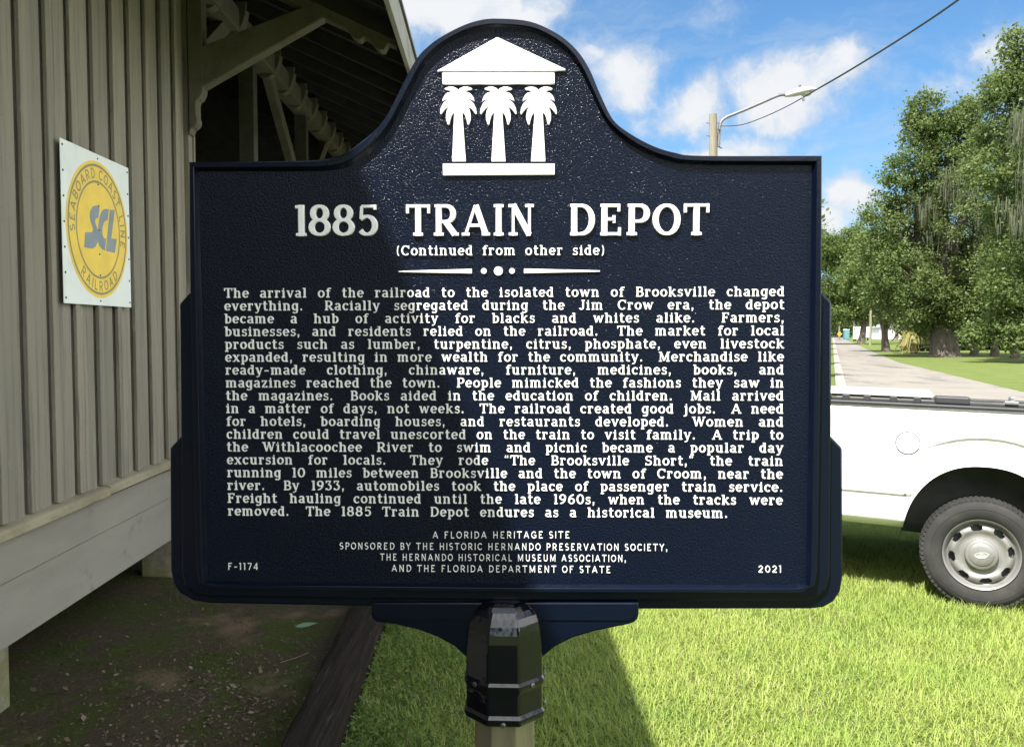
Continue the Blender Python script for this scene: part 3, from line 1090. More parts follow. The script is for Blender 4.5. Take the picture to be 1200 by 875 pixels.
# stepped wings outside the rim
B_px = [(962, 343), (965, 343.7), (975, 354), (974.5, 480), (973.2, 672), (969.5, 690), (958, 700), (945, 703.8), (600, 704), (245, 699.5), (230, 697), (216, 687), (212, 670), (211.5, 500), (210, 356), (220.5, 344), (224, 343)]
C_px = [(970, 510), (974, 511.2), (987.6, 525), (987.8, 676), (985, 693), (977, 705), (965, 711.5), (950, 713.3), (600, 713.8), (245, 706.8), (226, 703.5), (211, 695), (202.5, 684), (199.5, 668), (198.8, 525), (212, 511), (214, 510)]
for px_, off, back in ((B_px, -.0015, .034), (C_px, -.0085, .038)):
    mb = MB()
    mb.prism([S(*p, off) for p in px_], -off, back)
    mb.build('stepped_edge', nv.m, marker, smooth=True, bevel=.0035, angle=30)
# bracket under the plate
K_px = [(434.5, 705), (434.5, 719), (436.5, 725), (442, 728.5), (462, 731), (490, 737.5), (514, 746.5), (533, 757), (548, 771), (552, 800), (630, 800), (634, 771), (650, 757.5), (670, 747), (698, 738.8), (736, 731.2), (743, 728.8), (747, 725), (748.5, 719), (748.5, 705)]
mb = MB()
mb.prism([S(*p, 0.0) for p in K_px], -0.0015, .036)
br = mb.build('bracket_plate', nv.m, marker, smooth=True, bevel=.003, angle=30)
mb = MB()
K2 = [(437.5, 706), (437.5, 719), (440, 724.5), (448, 726.5), (735, 727.5), (742, 724.5), (745, 719), (745, 706)]
mb.prism([S(*p, 0.003) for p in K2], -0.0035, 0.0)
mb.build('step', nv.m, br, bevel=.002)

# ---- octagonal sleeve and post
gloss = Mat('glossy_black_enamel', (0.0030, 0.0036, 0.007), 0.08, spec=0.6)
gloss.bump(gloss.noise(18, 3, .6), 0.20, 0.006)
post_m = Mat('tan_post_metal', (0.30, 0.27, 0.18), 0.38, 0.55)
post_m.mix(post_m.ramp(post_m.noise(5, 5, .6, stretch=(3, 3, .4)), .4, .75), (0.17, 0.155, 0.115))
APO = S(637.5, 790)[0] - S(545, 790)[0]
APO = APO / 2 * 0.978
cxp = (S(545, 790)[0] + S(637.5, 790)[0]) / 2
yp = 0.019


def octa(mb, prof, a_scale=1.0, cap=True):
    c8 = 1 / math.cos(math.pi / 8)
    mb.lathe([(r * c8, h) for r, h in prof], 8, Matrix.Translation((cxp, yp, 0)), cap=cap, a0=math.pi / 8)


zz = lambda py: S(591, py, .04)[1]
octa_prof = [(APO * .96, zz(851)), (APO * 1.0, zz(849)), (APO * 1.035, zz(846)), (APO * 1.035, zz(842)), (APO * .985, zz(838)), (APO * .975, zz(812)), (APO * 1.03, zz(808.5)), (APO * 1.03, zz(803.5)), (APO * .985, zz(800)), (APO * .975, zz(766))]
zt, zb_ = zz(712), zz(766)
for i in range(1, 9):
    a = i / 8 * math.pi / 2
    octa_prof.append((APO * .975 * (0.42 + .58 * math.cos(a) ** .8), zb_ + (zt - zb_) * math.sin(a)))
mb = MB()
octa(mb, octa_prof)
sl = mb.build('sleeve', gloss.m, marker, bevel=.005, segs=3)
bolt_m = simple('dull_screw_steel', (0.16, 0.15, 0.14), .4, .7)
for ang, py in ((-90, 847.5), (-135, 806), (-45, 806), (180, 806), (0, 806), (0, 840)):
    Mx = Matrix.Translation((cxp, yp, zz(py))) @ Matrix.Rotation(R(ang), 4, 'Z') @ Matrix.Translation((APO * 1.03, 0, 0)) @ Matrix.Rotation(R(90), 4, 'Y')
    MB().lathe([(0.0042, -0.001), (0.0042, 0.0012), (0.003, 0.0024), (0.0016, 0.0026), (0.0012, 0.0014), (0, 0.0012)], 14, Mx).build('screw', bolt_m, sl, smooth=True)
mb = MB()
octa(mb, [(APO * .765, -.1), (APO * .765, zz(848))])
mb.build('post', post_m.m, marker, bevel=.002)

# ---- crest: pediment, three palms, base
def Zc(p):
    return S(440 + .2513 * p[0], .2513 * p[1], .002)


EMB = .0042


def raised(polys, name, parent=marker, mat=None, h=EMB, bev=.0012):
    mb = MB()
    for i, poly in enumerate(polys):
        mb.prism([Zc(p) for p in poly], -h - .00005 * i, .001)
    return mb.build(name, mat or white_m, parent, bevel=bev)


raised([[(568, 175), (888, 325), (884, 332), (838, 334), (310, 334), (288, 338), (290, 331)]], 'pediment')
raised([[(311, 341), (836, 341), (836, 394), (313, 396)]], 'entablature')
raised([[(314, 764), (836, 764), (836, 817), (315, 820)]], 'base_course')


PALM = [(0, 160), (32, 130), (82, 108), (142, 102), (202, 118), (240, 138), (222, 158), (162, 166), (120, 197), (182, 205), (227, 240), (262, 300), (277, 352),
        (232, 330), (147, 312), (212, 345), (262, 390), (300, 470), (314, 562), (294, 580), (272, 545), (222, 482), (157, 448), (194, 500), (212, 580), (210, 670),
        (177, 758), (154, 748), (142, 680), (117, 600), (69, 540), (76, 640)]
for tc, bl, br_ in ((387, 358, 422), (573, 541, 607), (761, 725, 793)):
    right = [(tc + x * .2729, 378 + y * .2729) for x, y in PALM]
    left = [(tc - x * .2729, 378 + y * .2729) for x, y in PALM[1:]][::-1]
    mb = MB()
    mb.prism([Zc(p) for p in right + [(br_, 754), (bl, 754)] + left], -EMB, .001)
    mb.build('palm_relief', white_m, marker, bevel=.0008)

# ---- the words
body = Pen(.186, .106, .745, True)
head = Pen(.215, .105, .745, True)
small = Pen(.118, .115, .7, False)


def line(pen, text, left, right, cap_px, track, name, raise_=.0015, fit=False, off=.0015, sp=.62):
    """one line of raised text from the left to the right photograph point of its baseline"""
    x0, z0 = S(*left, off)
    x1, z1 = S(*right, off)
    h = cap_px / 1000 * (MC.y)
    slope = (z1 - z0) / (x1 - x0)
    words = text.split(' ')
    toks, gaps = [], []
    for w in words:
        if w == '':
            gaps[-1] += .55
        else:
            toks.append(w)
            gaps.append(1.0)
    wid = [pen.width(w, track) for w in toks]
    total = (x1 - x0) / h
    sx = 1.0
    room = total - sum(wid)
    ng = sum(gaps[:-1])
    if fit or ng == 0:
        sx = total / (sum(wid) + sp * ng)
        gap = sp
    else:
        gap = room / ng
        if gap < .42:
            sx = total / (sum(wid) + .42 * ng)
            gap = .42

    def place(u, v, r):
        x = x0 + u * h * sx
        return (x, -r, z0 + slope * (x - x0) + v * h)
    mb = MB()
    u = 0
    for w, wd, g_ in zip(toks, wid, gaps):
        pen.word(mb, w, u, track, place, raise_)
        u += wd + gap * g_
    o = mb.build(name, white_m, marker)
    return sx, gap


for w, a, b in (('1885', 343, 446), ('TRAIN', 474, 629.5), ('DEPOT', 664, 833)):
    y = lambda x: 277 + (276 - 277) * (x - 343) / 490
    line(head, w, (a + 2, y(a)), (b - 2, y(b)), 36.3, .10 if w != '1885' else .0, 'title_word', raise_=.0042, fit=True)
print(line(body, '(Continued from other side)', (464, 299.5), (709, 299), 11.6, .11, 'subtitle_line', raise_=.003, fit=True, sp=.95))
mb = MB()
rr = .003
for pts in ([(467, 317.6), (553, 315.2), (553, 320.6), (467, 319.0)], [(614, 314.9), (703, 317.0), (703, 318.6), (614, 320.4)]):
    mb.prism([S(*p, .0015) for p in pts], -rr, .001)
for cx_, rad in ((567, 3.4), (584, 5.3), (600, 3.4)):
    mb.prism([S(cx_ + rad * math.cos(a * math.pi / 10), 317.7 + rad * math.sin(a * math.pi / 10), .0015) for a in range(20)], -rr, .001)
mb.build('ornament_rule', white_m, marker, bevel=.0006)

BODY = ['The arrival of the railroad to the isolated town of Brooksville changed',
        'everything.  Racially segregated during the Jim Crow era, the depot',
        'became a hub of activity for blacks and whites alike.  Farmers,',
        'businesses, and residents relied on the railroad.  The market for local',
        'products such as lumber, turpentine, citrus, phosphate, even livestock',
        'expanded, resulting in more wealth for the community.  Merchandise like',
        'ready-made clothing, chinaware, furniture, medicines, books, and',
        'magazines reached the town.  People mimicked the fashions they saw in',
        'the magazines.  Books aided in the education of children.  Mail arrived',
        'in a matter of days, not weeks.  The railroad created good jobs.  A need',
        'for hotels, boarding houses, and restaurants developed.  Women and',
        'children could travel unescorted on the train to visit family.  A trip to',
        'the Withlacoochee River to swim and picnic became a popular day',
        'excursion for locals.  They rode <The Brooksville Short,> the train',
        'running 10 miles between Brooksville and the town of Croom, near the',
        'river.  By 1933, automobiles took the place of passenger train service.',
        'Freight hauling continued until the late 1960s, when the tracks were',
        'removed.  The 1885 Train Depot endures as a historical museum.']
for i, t_ in enumerate(BODY):
    f = i / 16.0
    yl = 349.0 + (588.9 - 349.0) * f
    yr = 347.2 + (591.5 - 347.2) * f
    xl = 262.5 + 4.0 * f
    xr = 919.5 - 2.0 * f
    if i == 17:
        xr = 853
        yr -= 0.7 * (1 - (853 - 267) / 650)
    r_ = line(body, t_, (xl, yl), (xr, yr), 11.5, .105, 'text_line')
    print('%.2f %.2f' % r_, t_[:20])
for t_, a, b, yl, yr in (('A FLORIDA HERITAGE SITE', 506.5, 668, 630.6, 630.6),
                         ('SPONSORED BY THE HISTORIC HERNANDO PRESERVATION SOCIETY,', 397.5, 782.5, 643.4, 645.3),
                         ('THE HERNANDO HISTORICAL MUSEUM ASSOCIATION,', 445, 734, 656.4, 658.2),
                         ('AND THE FLORIDA DEPARTMENT OF STATE', 458.5, 716, 669.5, 671.2),
                         ('F-1174', 266.5, 302.5, 667.2, 667.4), ('2021', 888.5, 916.5, 670.6, 670.7)):
    print(line(small, t_, (a, yl), (b, yr), 8.2, .20, 'credit_line', raise_=.0016, fit=True, sp=.85))

# ================================================================== PARKED TRUCK
white_p = Mat('white_truck_paint', (0.74, 0.74, 0.73), 0.28, spec=0.5)
white_p.mix(white_p.math('MULTIPLY', white_p.ramp(white_p.noise(2.5, 5, .6), .5, .75), .5), (0.74, 0.74, 0.72))
white_p.b.inputs['Coat Weight'].default_value = 0.5
white_p.b.inputs['Coat Roughness'].default_value = 0.05
paint = white_p.m
blk = simple('black_plastic', (0.028, 0.028, 0.030), .55, var=.15, scale=5)
well_m = simple('bounce_toned_wheel_well', (0.105, 0.108, 0.102), .9, var=.2, scale=4)  # grey lifted to stand in for bounced light inside the arch
tyre = Mat('dusty_tyre_rubber', (0.026, 0.0255, 0.025), 0.85, spec=0.25)
tyre.mix(tyre.ramp(tyre.noise(5, 5, .6), .4, .75), (0.042, 0.041, 0.039))
tyre.bump(tyre.noise(60, 3), .15, .003)
rimm = Mat('worn_silver_wheel', (0.21, 0.208, 0.202), 0.45, 0.3)
rimm.mix(rimm.ramp(rimm.noise(9, 5, .65), .45, .75), (0.155, 0.152, 0.145))
rimm.mix(rimm.math('MULTIPLY', rimm.ramp(rimm.noise(26, 5, .75), .56, .68), .6), (0.23, 0.17, 0.11))
chrome = simple('dull_chrome', (0.55, 0.55, 0.55), .25, .9, var=.05)
glass_m = Mat('dark_tinted_glass', (0.012, 0.014, 0.015), 0.05, spec=0.6).m
seam = simple('dark_seam', (0.055, 0.053, 0.05), .9, var=.1)
red_m = simple('red_lens', (0.35, 0.02, 0.02), .15, var=.1)
lens_m = simple('clear_lens', (0.6, 0.6, 0.58), .1, var=.08)

TR = 0.368
W0 = on_ground(1149, 650, TR)
TROT = math.atan2(.43, -.9)
truck = empty('pickup_truck', (W0.x, W0.y, 0), TROT,
              'white pickup truck parked on the grass beside the marker, rear wheel with steel rim showing', 'pickup truck')
truck.rotation_euler = Matrix.Rotation(TROT, 3, 'Z').to_4x4().__matmul__(Matrix.Rotation(R(-.9), 4, 'Y') @ Matrix.Rotation(R(2.5), 4, 'X')).to_euler()
AX = 3.68
FX = .14
MID = -0.965


def arch(x, c, a, b, z0=.40):
    t = abs(x - c) / a
    return z0 + b * (1 - t ** 2.25) ** (1 / 2.1) if t < 1 else 0


def z_bot(x):
    return max(0.485, arch(x, 0, .485, .555), arch(x, AX, .50, .52))


def z_top(x):
    if x < 3.25:
        return 1.318
    return 1.318 - .10 * ((x - 3.25) / 1.35) ** 2


def y_out(x, z):
    y = .03
    if z < .725:
        y -= .012 + .02 * ((.725 - z) / .24)
    if z < .56:
        y -= .07 * ((.56 - z) / .075) ** 2
    if z > 1.22:
        y -= .03 * ((z - 1.22) / .10) ** 2
    for c in (0, AX):
        dx, dz = (x - c), (z - .40)
        r = math.hypot(dx / .485 * .54, dz)
        if z > .74:
            t = (0.745 - math.hypot(dx, dz)) / .009
            y -= .016 * max(0, min(1, t)) * max(0, min(1, (z - 1.03) / .05))
        t = (r - .54) / .05
        y += .010 * max(0, 1 - abs(t))
    if x > 4.2:
        y -= .5 * ((x - 4.2) / .45) ** 2 * .5
    return y


def side_grid(xa, xb):
    xs = set()
    x = xa
    while x < xb:
        xs.add(round(x, 4))
        x += .04
    xs.add(xb)
    for c, a in ((0, .485), (AX, .50)):
        for i in range(61):
            xx = c - a * math.cos(math.pi * i / 60) * .99999
            if xa <= xx <= xb:
                xs.add(round(xx, 5))
    xs = sorted(xs)
    NR = 90
    vs, fs = [], []
    for x in xs:
        zb, zt = z_bot(x), z_top(x)
        for j in range(NR + 1):
            z = zb + (zt - zb) * j / NR
            vs.append((x, y_out(x, z), z))
    for i in range(len(xs) - 1):
        for j in range(NR):
            a = i * (NR + 1) + j
            fs.append((a, a + 1, a + NR + 2, a + NR + 1))
    return vs, fs


def mirror(vs):
    return [(x, 2 * MID - y, z) for x, y, z in vs]


vs, fs = side_grid(-1.24, 1.17)
mb = MB().add(vs, fs).add(mirror(vs), [tuple(reversed(f)) for f in fs])
# bed inside, front wall, floor
mb.box(-1.2, 1.14, -1.84, -.09, .985, 1.0)
mb.box(1.14, 1.17, -1.93, .0, .50, 1.315)
mb.box(-1.2, 1.14, -.09, -.07, .985, 1.315)
mb.box(-1.2, 1.14, -1.86, -1.84, .985, 1.315)
bed = mb.build('truck_bed', paint, truck, smooth=True, angle=25)
vs, fs = side_grid(1.05, 4.62)
mb = MB().add(vs, fs).add(mirror(vs), [tuple(reversed(f)) for f in fs])
mb.box(1.05, 1.08, -1.93, .0, .50, 1.315)
# bonnet and nose
hp = [(3.2, 1.33), (3.5, 1.345), (4.0, 1.325), (4.45, 1.26), (4.60, 1.19)]
for (xa, za), (xb, zb2) in zip(hp, hp[1:]):
    ya, yb = y_out(xa, z_top(xa)), y_out(xb, z_top(xb))
    mb.add([(xa, ya, z_top(xa)), (xb, yb, z_top(xb)), (xb, MID + .5, zb2 + .03), (xa, MID + .5, za + .03)], [(0, 1, 2, 3)])
    mb.add([(xa, 2 * MID - ya, z_top(xa)), (xb, 2 * MID - yb, z_top(xb)), (xb, MID - .5, zb2 + .03), (xa, MID - .5, za + .03)], [(3, 2, 1, 0)])
    mb.add([(xa, MID + .5, za + .03), (xb, MID + .5, zb2 + .03), (xb, MID - .5, zb2 + .03), (xa, MID - .5, za + .03)], [(0, 1, 2, 3)])
mb.box(4.5, 4.62, -1.75, -.18, .62, 1.17)
body_o = mb.build('body', paint, truck, smooth=True, angle=25)


def cab_y(z, far=False):
    y = .0 - (z - 1.318) * .30
    return 2 * MID - y if far else y


prof = [(1.06, 1.318), (1.075, 1.70), (1.13, 1.86), (1.30, 1.925), (1.9, 1.945), (2.35, 1.925), (2.62, 1.85), (3.36, 1.318)]
mb = MB()
m = len(prof)
vs = [(x, cab_y(z), z) for x, z in prof] + [(x, cab_y(z, True), z) for x, z in prof]
fs = [tuple(range(m)), tuple(range(2 * m - 1, m - 1, -1))] + [(i, i + 1, m + i + 1, m + i) for i in range(m - 1)]
mb.add(vs, fs)
cab = mb.build('cab', paint, truck, bevel=.03, segs=3)
for far in (False, True):
    sgn = -1 if far else 1
    for pts in ([(1.16, 1.36), (1.17, 1.70), (1.24, 1.80), (1.56, 1.83), (1.58, 1.36)],
                [(1.66, 1.36), (1.66, 1.83), (2.32, 1.83), (2.52, 1.76), (3.06, 1.36)]):
        mb = MB()
        mb.add([(x, cab_y(z, far) + sgn * .004, z) for x, z in pts] + [(x, cab_y(z, far) - sgn * .01, z) for x, z in pts],
               [tuple(range(len(pts)))] + [(i, (i + 1) % len(pts), len(pts) + (i + 1) % len(pts), len(pts) + i) for i in range(len(pts))])
        mb.build('side_window', glass_m, cab)
MB().add([(2.66, cab_y(1.81) - .12, 1.826), (2.66, cab_y(1.81, True) + .12, 1.826), (3.34, cab_y(1.36, True) + .10, 1.338), (3.34, cab_y(1.36) - .10, 1.338)], [(0, 1, 2, 3)]).build('windscreen', glass_m, cab)
MB().add([(1.055, cab_y(1.8) - .2, 1.70), (1.055, cab_y(1.8, True) + .2, 1.70), (1.048, cab_y(1.36, True) + .2, 1.38), (1.048, cab_y(1.36) - .2, 1.38)], [(0, 1, 2, 3)]).build('rear_window', glass_m, cab)
# seams on the near side
mb = MB()
for x in (1.63, 3.02):
    pts = [(x + dx, z) for z in [.56 + .04 * i for i in range(19)] for dx in (0,)]
    for (xa, za), (xb, zb2) in zip(pts, pts[1:]):
        mb.add([(xa - .004, y_out(xa, za) + .001, za), (xa + .004, y_out(xa, za) + .001, za), (xb + .004, y_out(xb, zb2) + .001, zb2), (xb - .004, y_out(xb, zb2) + .001, zb2)], [(0, 1, 2, 3)])
mb.build('door_seam', seam, body_o)
for x in (1.75, 2.0):
    pass
MB().box(1.74, 1.92, .03, .055, 1.13, 1.165).build('door_handle', blk, body_o, bevel=.01)
mb = MB()
mb.box(2.82, 2.94, .0, .28, 1.36, 1.52)
mb.build('side_mirror', blk, truck, bevel=.03, segs=3)
MB().box(4.55, 4.66, -.48, -.14, .88, 1.12).build('headlight', lens_m, truck, bevel=.02)
MB().box(4.55, 4.66, -1.80, -1.46, .88, 1.12).build('headlight', lens_m, truck, bevel=.02)
MB().box(4.58, 4.66, -1.44, -.50, .80, 1.12).build('grille', blk, truck, bevel=.01)
MB().box(4.58, 4.74, -1.90, -.04, .50, .74).build('bumper', chrome, truck, bevel=.04, segs=3)
MB().box(-1.44, -1.27, -1.90, -.04, .50, .70).build('bumper', chrome, truck, bevel=.03, segs=3)
MB().box(-1.27, -1.215, -1.76, -.17, .72, 1.335).build('tailgate', paint, truck, bevel=.012)
for y in (-.155, -1.915):
    MB().box(-1.265, -1.20, y, y + .145, .84, 1.22).build('tail_light', red_m, truck, bevel=.012)

# body line between bed side and lower skirt, and the crease over the arch
mb = MB()
xs = [.465 + .01 * i for i in range(70)]
for xa, xb in zip(xs, xs[1:]):
    vv = [(xa, y_out(xa, .718) + .0015, .7195), (xa, y_out(xa, .730) + .0012, .7285), (xb, y_out(xb, .730) + .0012, .7285), (xb, y_out(xb, .718) + .0015, .7195)]
    mb.add(vv, [(0, 1, 2, 3)])
mb.build('body_seam', seam, bed)
# fuel door
fx, fz, fr = 0.470, 1.078, .076
mb = MB()
mb.lathe([(fr - .003, .0), (fr - .003, .0018), (fr + .0028, .0020), (fr + .0028, .0)], 48, Matrix.Translation((fx, .0305, fz)) @ Matrix.Rotation(R(-90), 4, 'X'))
mb.build('fuel_door_gap', simple('grey_gap', (0.06, 0.058, 0.055), .9), bed)
mb = MB()
mb.lathe([(fr - .004, .0), (fr - .005, .003), (fr - .02, .0036), (0, .0045)], 48, Matrix.Translation((fx, .0302, fz)) @ Matrix.Rotation(R(-90), 4, 'X'))
mb.box(fx - fr + .002, fx - fr + .014, .031, .036, fz - .030, fz - .018)
mb.build('fuel_door', paint, bed, smooth=True)
# rails, cover, clamps
for y0, y1 in ((-.10, .018), (-1.948, -1.83)):
    MB().box(-1.22, 1.16, y0, y1, 1.326, 1.352).build('bed_rail', blk, truck, bevel=.008)
MB().box(-1.2, 1.15, -.012, .016, 1.3185, 1.3255).build('rail_trim', chrome, truck)
al = simple('grey_aluminium_track', (0.30, 0.30, 0.31), .45, .7)
MB().box(-1.19, 1.14, -.085, -.045, 1.3525, 1.371).build('cover_track', blk, truck, bevel=.003)
MB().box(.325, 1.14, -1.87, -.075, 1.392, 1.416).build('folded_cover', paint, truck, bevel=.006)
MB().box(.10, .315, -.22, -.035, 1.3535, 1.408).build('cover_hinge_bar', blk, truck, bevel=.012)
for x in (.40, .55, .72, .86, .98, 1.06):
    MB().box(x, x + .045, -.09, -.03, 1.3530, 1.391).build('cover_clamp', blk, truck, bevel=.004)
mb = MB()
mb.box(-.18, -.10, -.09, -.03, 1.3715, 1.392)
mb.lathe([(.018, 0), (.018, .03), (.012, .035), (0, .036)], 14, Matrix.Translation((-.14, -.06, 1.39)))
mb.build('tie_down_cleat', chrome, truck, bevel=.004)

# wheel wells, chassis
for c, a in ((0, .493), (AX, .51)):
    mb, m2 = MB(), MB()
    P = [(c - a * math.cos(math.pi * i / 30), .40 + (.563 if c == 0 else .53) * math.sin(math.pi * i / 30) ** .95) for i in range(31)]
    P = [(c - a, .47)] + P + [(c + a, .47)]
    for (xa, za), (xb, zb2) in zip(P, P[1:]):
        mb.add([(xa, .012, za), (xb, .012, zb2), (xb, -.42, zb2), (xa, -.42, za)], [(0, 1, 2, 3)])
        m2.add([(xa, 2 * MID - .012, za), (xb, 2 * MID - .012, zb2), (xb, 2 * MID + .42, zb2), (xa, 2 * MID + .42, za)], [(3, 2, 1, 0)])
    mb.add([(x, -.42, z) for x, z in P], [tuple(range(len(P)))])
    m2.add([(x, 2 * MID + .42, z) for x, z in P], [tuple(range(len(P)))])
    for q_ in (mb, m2):
        w_ = q_.build('wheel_well', well_m, truck)
        w_.location.x = FX if c else 0
mb = MB()
for y in (-.52, -1.48):
    mb.box(-1.25, 4.5, y, y + .08, .46, .62)
mb.box(.55, 3.1, -1.7, -.2, .50, .56)
mb.tube([(0, -.25, TR), (0, -1.7, TR)], .055, 10)
mb.lathe([(.0, -.16), (.12, -.10), (.15, 0), (.12, .10), (0, .16)], 16, Matrix.Translation((0, MID, .39)))
mb.build('chassis', well_m, truck)


# ---- wheels
def wheel_meshes():
    RY = Matrix.Rotation(R(-90), 4, 'X')      # lathe axis -> +y (outwards)
    t = MB()
    sec = [(.218, -.015), (.232, .002), (.262, .016), (.300, .021), (.338, .018), (.362, .006), (.376, -.008), (.388, -.030),
           (.3945, -.075), (.396, -.125), (.3945, -.175), (.388, -.220), (.362, -.256), (.30, -.272), (.235, -.25)]
    sec = [((r_0 - .2335) * .828 + .2335 if r_0 > .2335 else r_0, h) for r_0, h in sec]
    t.lathe(sec, 96, RY)
    # tread blocks on the shoulder
    for i in range(68):
        a = 2 * math.pi * i / 68
        for da, dr in ((0.0, 0),):
            Mx = Matrix.Rotation(-a, 4, 'Y')
            t.box(-.0125, .0125, -.052, -.003, .344, .3653, Mx @ Matrix.Rotation(R(0), 4, 'X'))
            t.box(-.0105, .0125, -.115, -.062, .358, .3735, Mx)
            t.box(-.0125, .0105, -.185, -.128, .358, .3735, Mx)
    # raised ring on the sidewall
    t.lathe([(.300, .0185), (.302, .0215), (.305, .0215), (.307, .0180)], 96, RY)
    r = MB()
    r.lathe([(.215, -.20), (.212, -.03), (.2165, -.006), (.226, .010), (.2325, .0135), (.2335, .008), (.228, -.002)], 96, RY)
    r.lathe([(.2165, -.006), (.210, -.026), (.202, -.034)], 96, RY)
    # face with eight windows
    NA, rads = 128, [(.203, -.036), (.197, -.031), (.190, -.020), (.184, -.014), (.176, -.0095), (.166, -.0070), (.158, -.007), (.150, -.009), (.140, -.014), (.128, -.018), (.112, -.016), (.098, -.012)]
    vs, fs = [], []
    for rr, h in rads:
        for k in range(NA):
            a = 2 * math.pi * k / NA
            # crown between windows
            cr_ = .5 + .5 * math.cos(8 * a)
            hh = h + .006 * (1 - cr_) * math.exp(-((rr - .17) / .02) ** 2)
            vs.append(RY @ Vector((rr * math.cos(a), rr * math.sin(a), hh)))
    for i in range(len(rads) - 1):
        rm_ = (rads[i][0] + rads[i + 1][0]) / 2
        for k in range(NA):
            a = 2 * math.pi * (k + .5) / NA
            ph = ((a * 8 / (2 * math.pi)) + .5) % 1 - .5
            da = ph * 2 * math.pi / 8 * rm_
            inside = (abs(da) / .037) ** 2.6 + (abs(rm_ - .177) / .0175) ** 2.6 < 1
            if not inside:
                fs.append((i * NA + k, i * NA + (k + 1) % NA, (i + 1) * NA + (k + 1) % NA, (i + 1) * NA + k))
    r.add(vs, fs)
    b = MB()
    b.lathe([(.205, -.06), (.1, -.055), (.0, -.055)], 40, RY)
    c = MB()
    c.lathe([(.100, -.016), (.100, .004), (.096, .012), (.088, .016), (.078, .017), (.074, .0205), (.066, .024), (.045, .028), (.0, .030)], 64, RY)
    em = MB()
    em.lathe([(1, 0), (.95, .0022), (.88, .0026), (.82, .0016), (0, .0022)], 40, Matrix.Translation((0, .0285, 0)) @ Matrix.Diagonal((.046, 1, .020, 1)) @ RY)
    return t, r, b, c, em


t, r, b, c, em = wheel_meshes()
wheel = t.build('wheel', tyre.m, truck, smooth=True, angle=35)
wheel.location = (0, 0.0, TR)
rim_o = r.build('rim', rimm.m, wheel, smooth=True, angle=50)
disc_o = b.build('brake_disc', well_m, wheel)
cap_o = c.build('hub_cap', rimm.m, wheel, smooth=True, angle=35)
em_o = em.build('hub_emblem', simple('grey_emblem', (.42, .42, .41), .4, .4), cap_o, smooth=True) if False else em.build('hub_emblem', simple('grey_emblem', (.42, .42, .41), .4, .4), wheel, smooth=True)
for x, y, flip in ((AX + FX, 0, False), (0, 2 * MID, True), (AX + FX, 2 * MID, True)):
    w2 = wheel.copy()
    COL.objects.link(w2)
    w2.parent = truck
    w2.location = (x, y, TR - x * .0157 - y * .0437)
    if flip:
        w2.rotation_euler = (0, 0, math.pi)
    for ch in (rim_o, disc_o, cap_o, em_o):
        c2 = ch.copy()
        COL.objects.link(c2)
        c2.parent = w2
wheel.rotation_euler = (0, R(11), 0)
for ch in truck.children:
    if ch.name.split('.')[0] in ('body', 'cab', 'side_mirror', 'headlight', 'grille') or ch.name == 'bumper':
        ch.location.x += FX

# ================================================================== STREET LIGHT, WIRES
wood = Mat('grey_pole_wood', (0.21, 0.19, 0.145), 0.9, spec=.2)
wood.mix(wood.ramp(wood.noise(4, 5, .7, stretch=(4, 4, .3)), .4, .7), (0.15, 0.135, 0.10))
galv = simple('galvanised_steel', (0.17, 0.175, 0.18), .45, .5, var=.1)
cable = simple('black_cable', (0.02, 0.02, 0.022), .7, var=.1)
LD = 23.0
pt = at_dist(835.5, 134, LD)
pb = on_ground(835.5, 388 + EYE / LD * 1000)
lamp = empty('street_light', (pt.x, pt.y, 0), 0, 'wooden pole street light with a curved steel arm and cobra head lamp', 'street light')


def rel(px, py, y=LD):
    p = at_dist(px, py, y)
    return (p.x - pt.x, p.y - pt.y, p.z)


pole = MB().tube([(.12, 0, -.1), (.10, 0, 3), (0.0, 0, pt.z)], [.15, .135, .105], 16).build('pole', wood.m, lamp, smooth=True)
for py in (144.5, 159.5):
    p = rel(835, py)
    MB().tube([(p[0] - .17, -.02, p[2]), (p[0] + .17, -.02, p[2])], .014, 6).build('bolt', galv, lamp)
arm_px = [(841.8, 172), (842.5, 160), (843.3, 150), (844.5, 144), (847, 140.5), (852, 137.2), (870, 130), (890, 121.5), (908, 113.5), (914, 111.4), (922, 110.6)]
MB().tube([rel(*p) for p in arm_px], .042, 10).build('lamp_arm', galv, lamp, smooth=True)
mb = MB()
mb.tube([rel(841, 152), (rel(843, 152)[0], -.05, rel(843, 152)[2]), rel(841.5, 164), rel(843.8, 168), rel(842, 172), rel(846, 174)], .014, 6)
mb.build('service_cable', cable, lamp)
# cobra head: flattened shell along the arm
a, b = Vector(rel(920, 112)), Vector(rel(956.5, 105.2))
dirv = (b - a).normalized()
upv = Vector((0, 0, 1)) - dirv * dirv.z
upv.normalize()
sid = dirv.cross(upv)
Lh = (b - a).length
rings = [(0, .05, .05, .05), (.12, .075, .08, .06), (.3, .14, .115, .07), (.5, .18, .13, .065), (.72, .18, .115, .05), (.9, .13, .08, .035), (1.0, .05, .03, .02)]
vs, fs = [], []
nn_ = 20
for t, w, hu, hd in rings:
    c = a + dirv * (Lh * t)
    for k in range(nn_):
        an = 2 * math.pi * k / nn_
        s_ = math.sin(an)
        vs.append(c + sid * (w * math.cos(an)) + upv * (s_ * (hu if s_ > 0 else hd)))
for i in range(len(rings) - 1):
    for k in range(nn_):
        fs.append((i * nn_ + k, i * nn_ + (k + 1) % nn_, (i + 1) * nn_ + (k + 1) % nn_, (i + 1) * nn_ + k))
fs += [tuple(range(nn_)), tuple(range((len(rings) - 1) * nn_, len(rings) * nn_))]
hd_o = MB().add(vs, fs).build('lamp_head', simple('pale_lamp_shell', (.42, .42, .40), .5, .1, var=.08), lamp, smooth=True)
c = a + dirv * (Lh * .66) - upv * .045
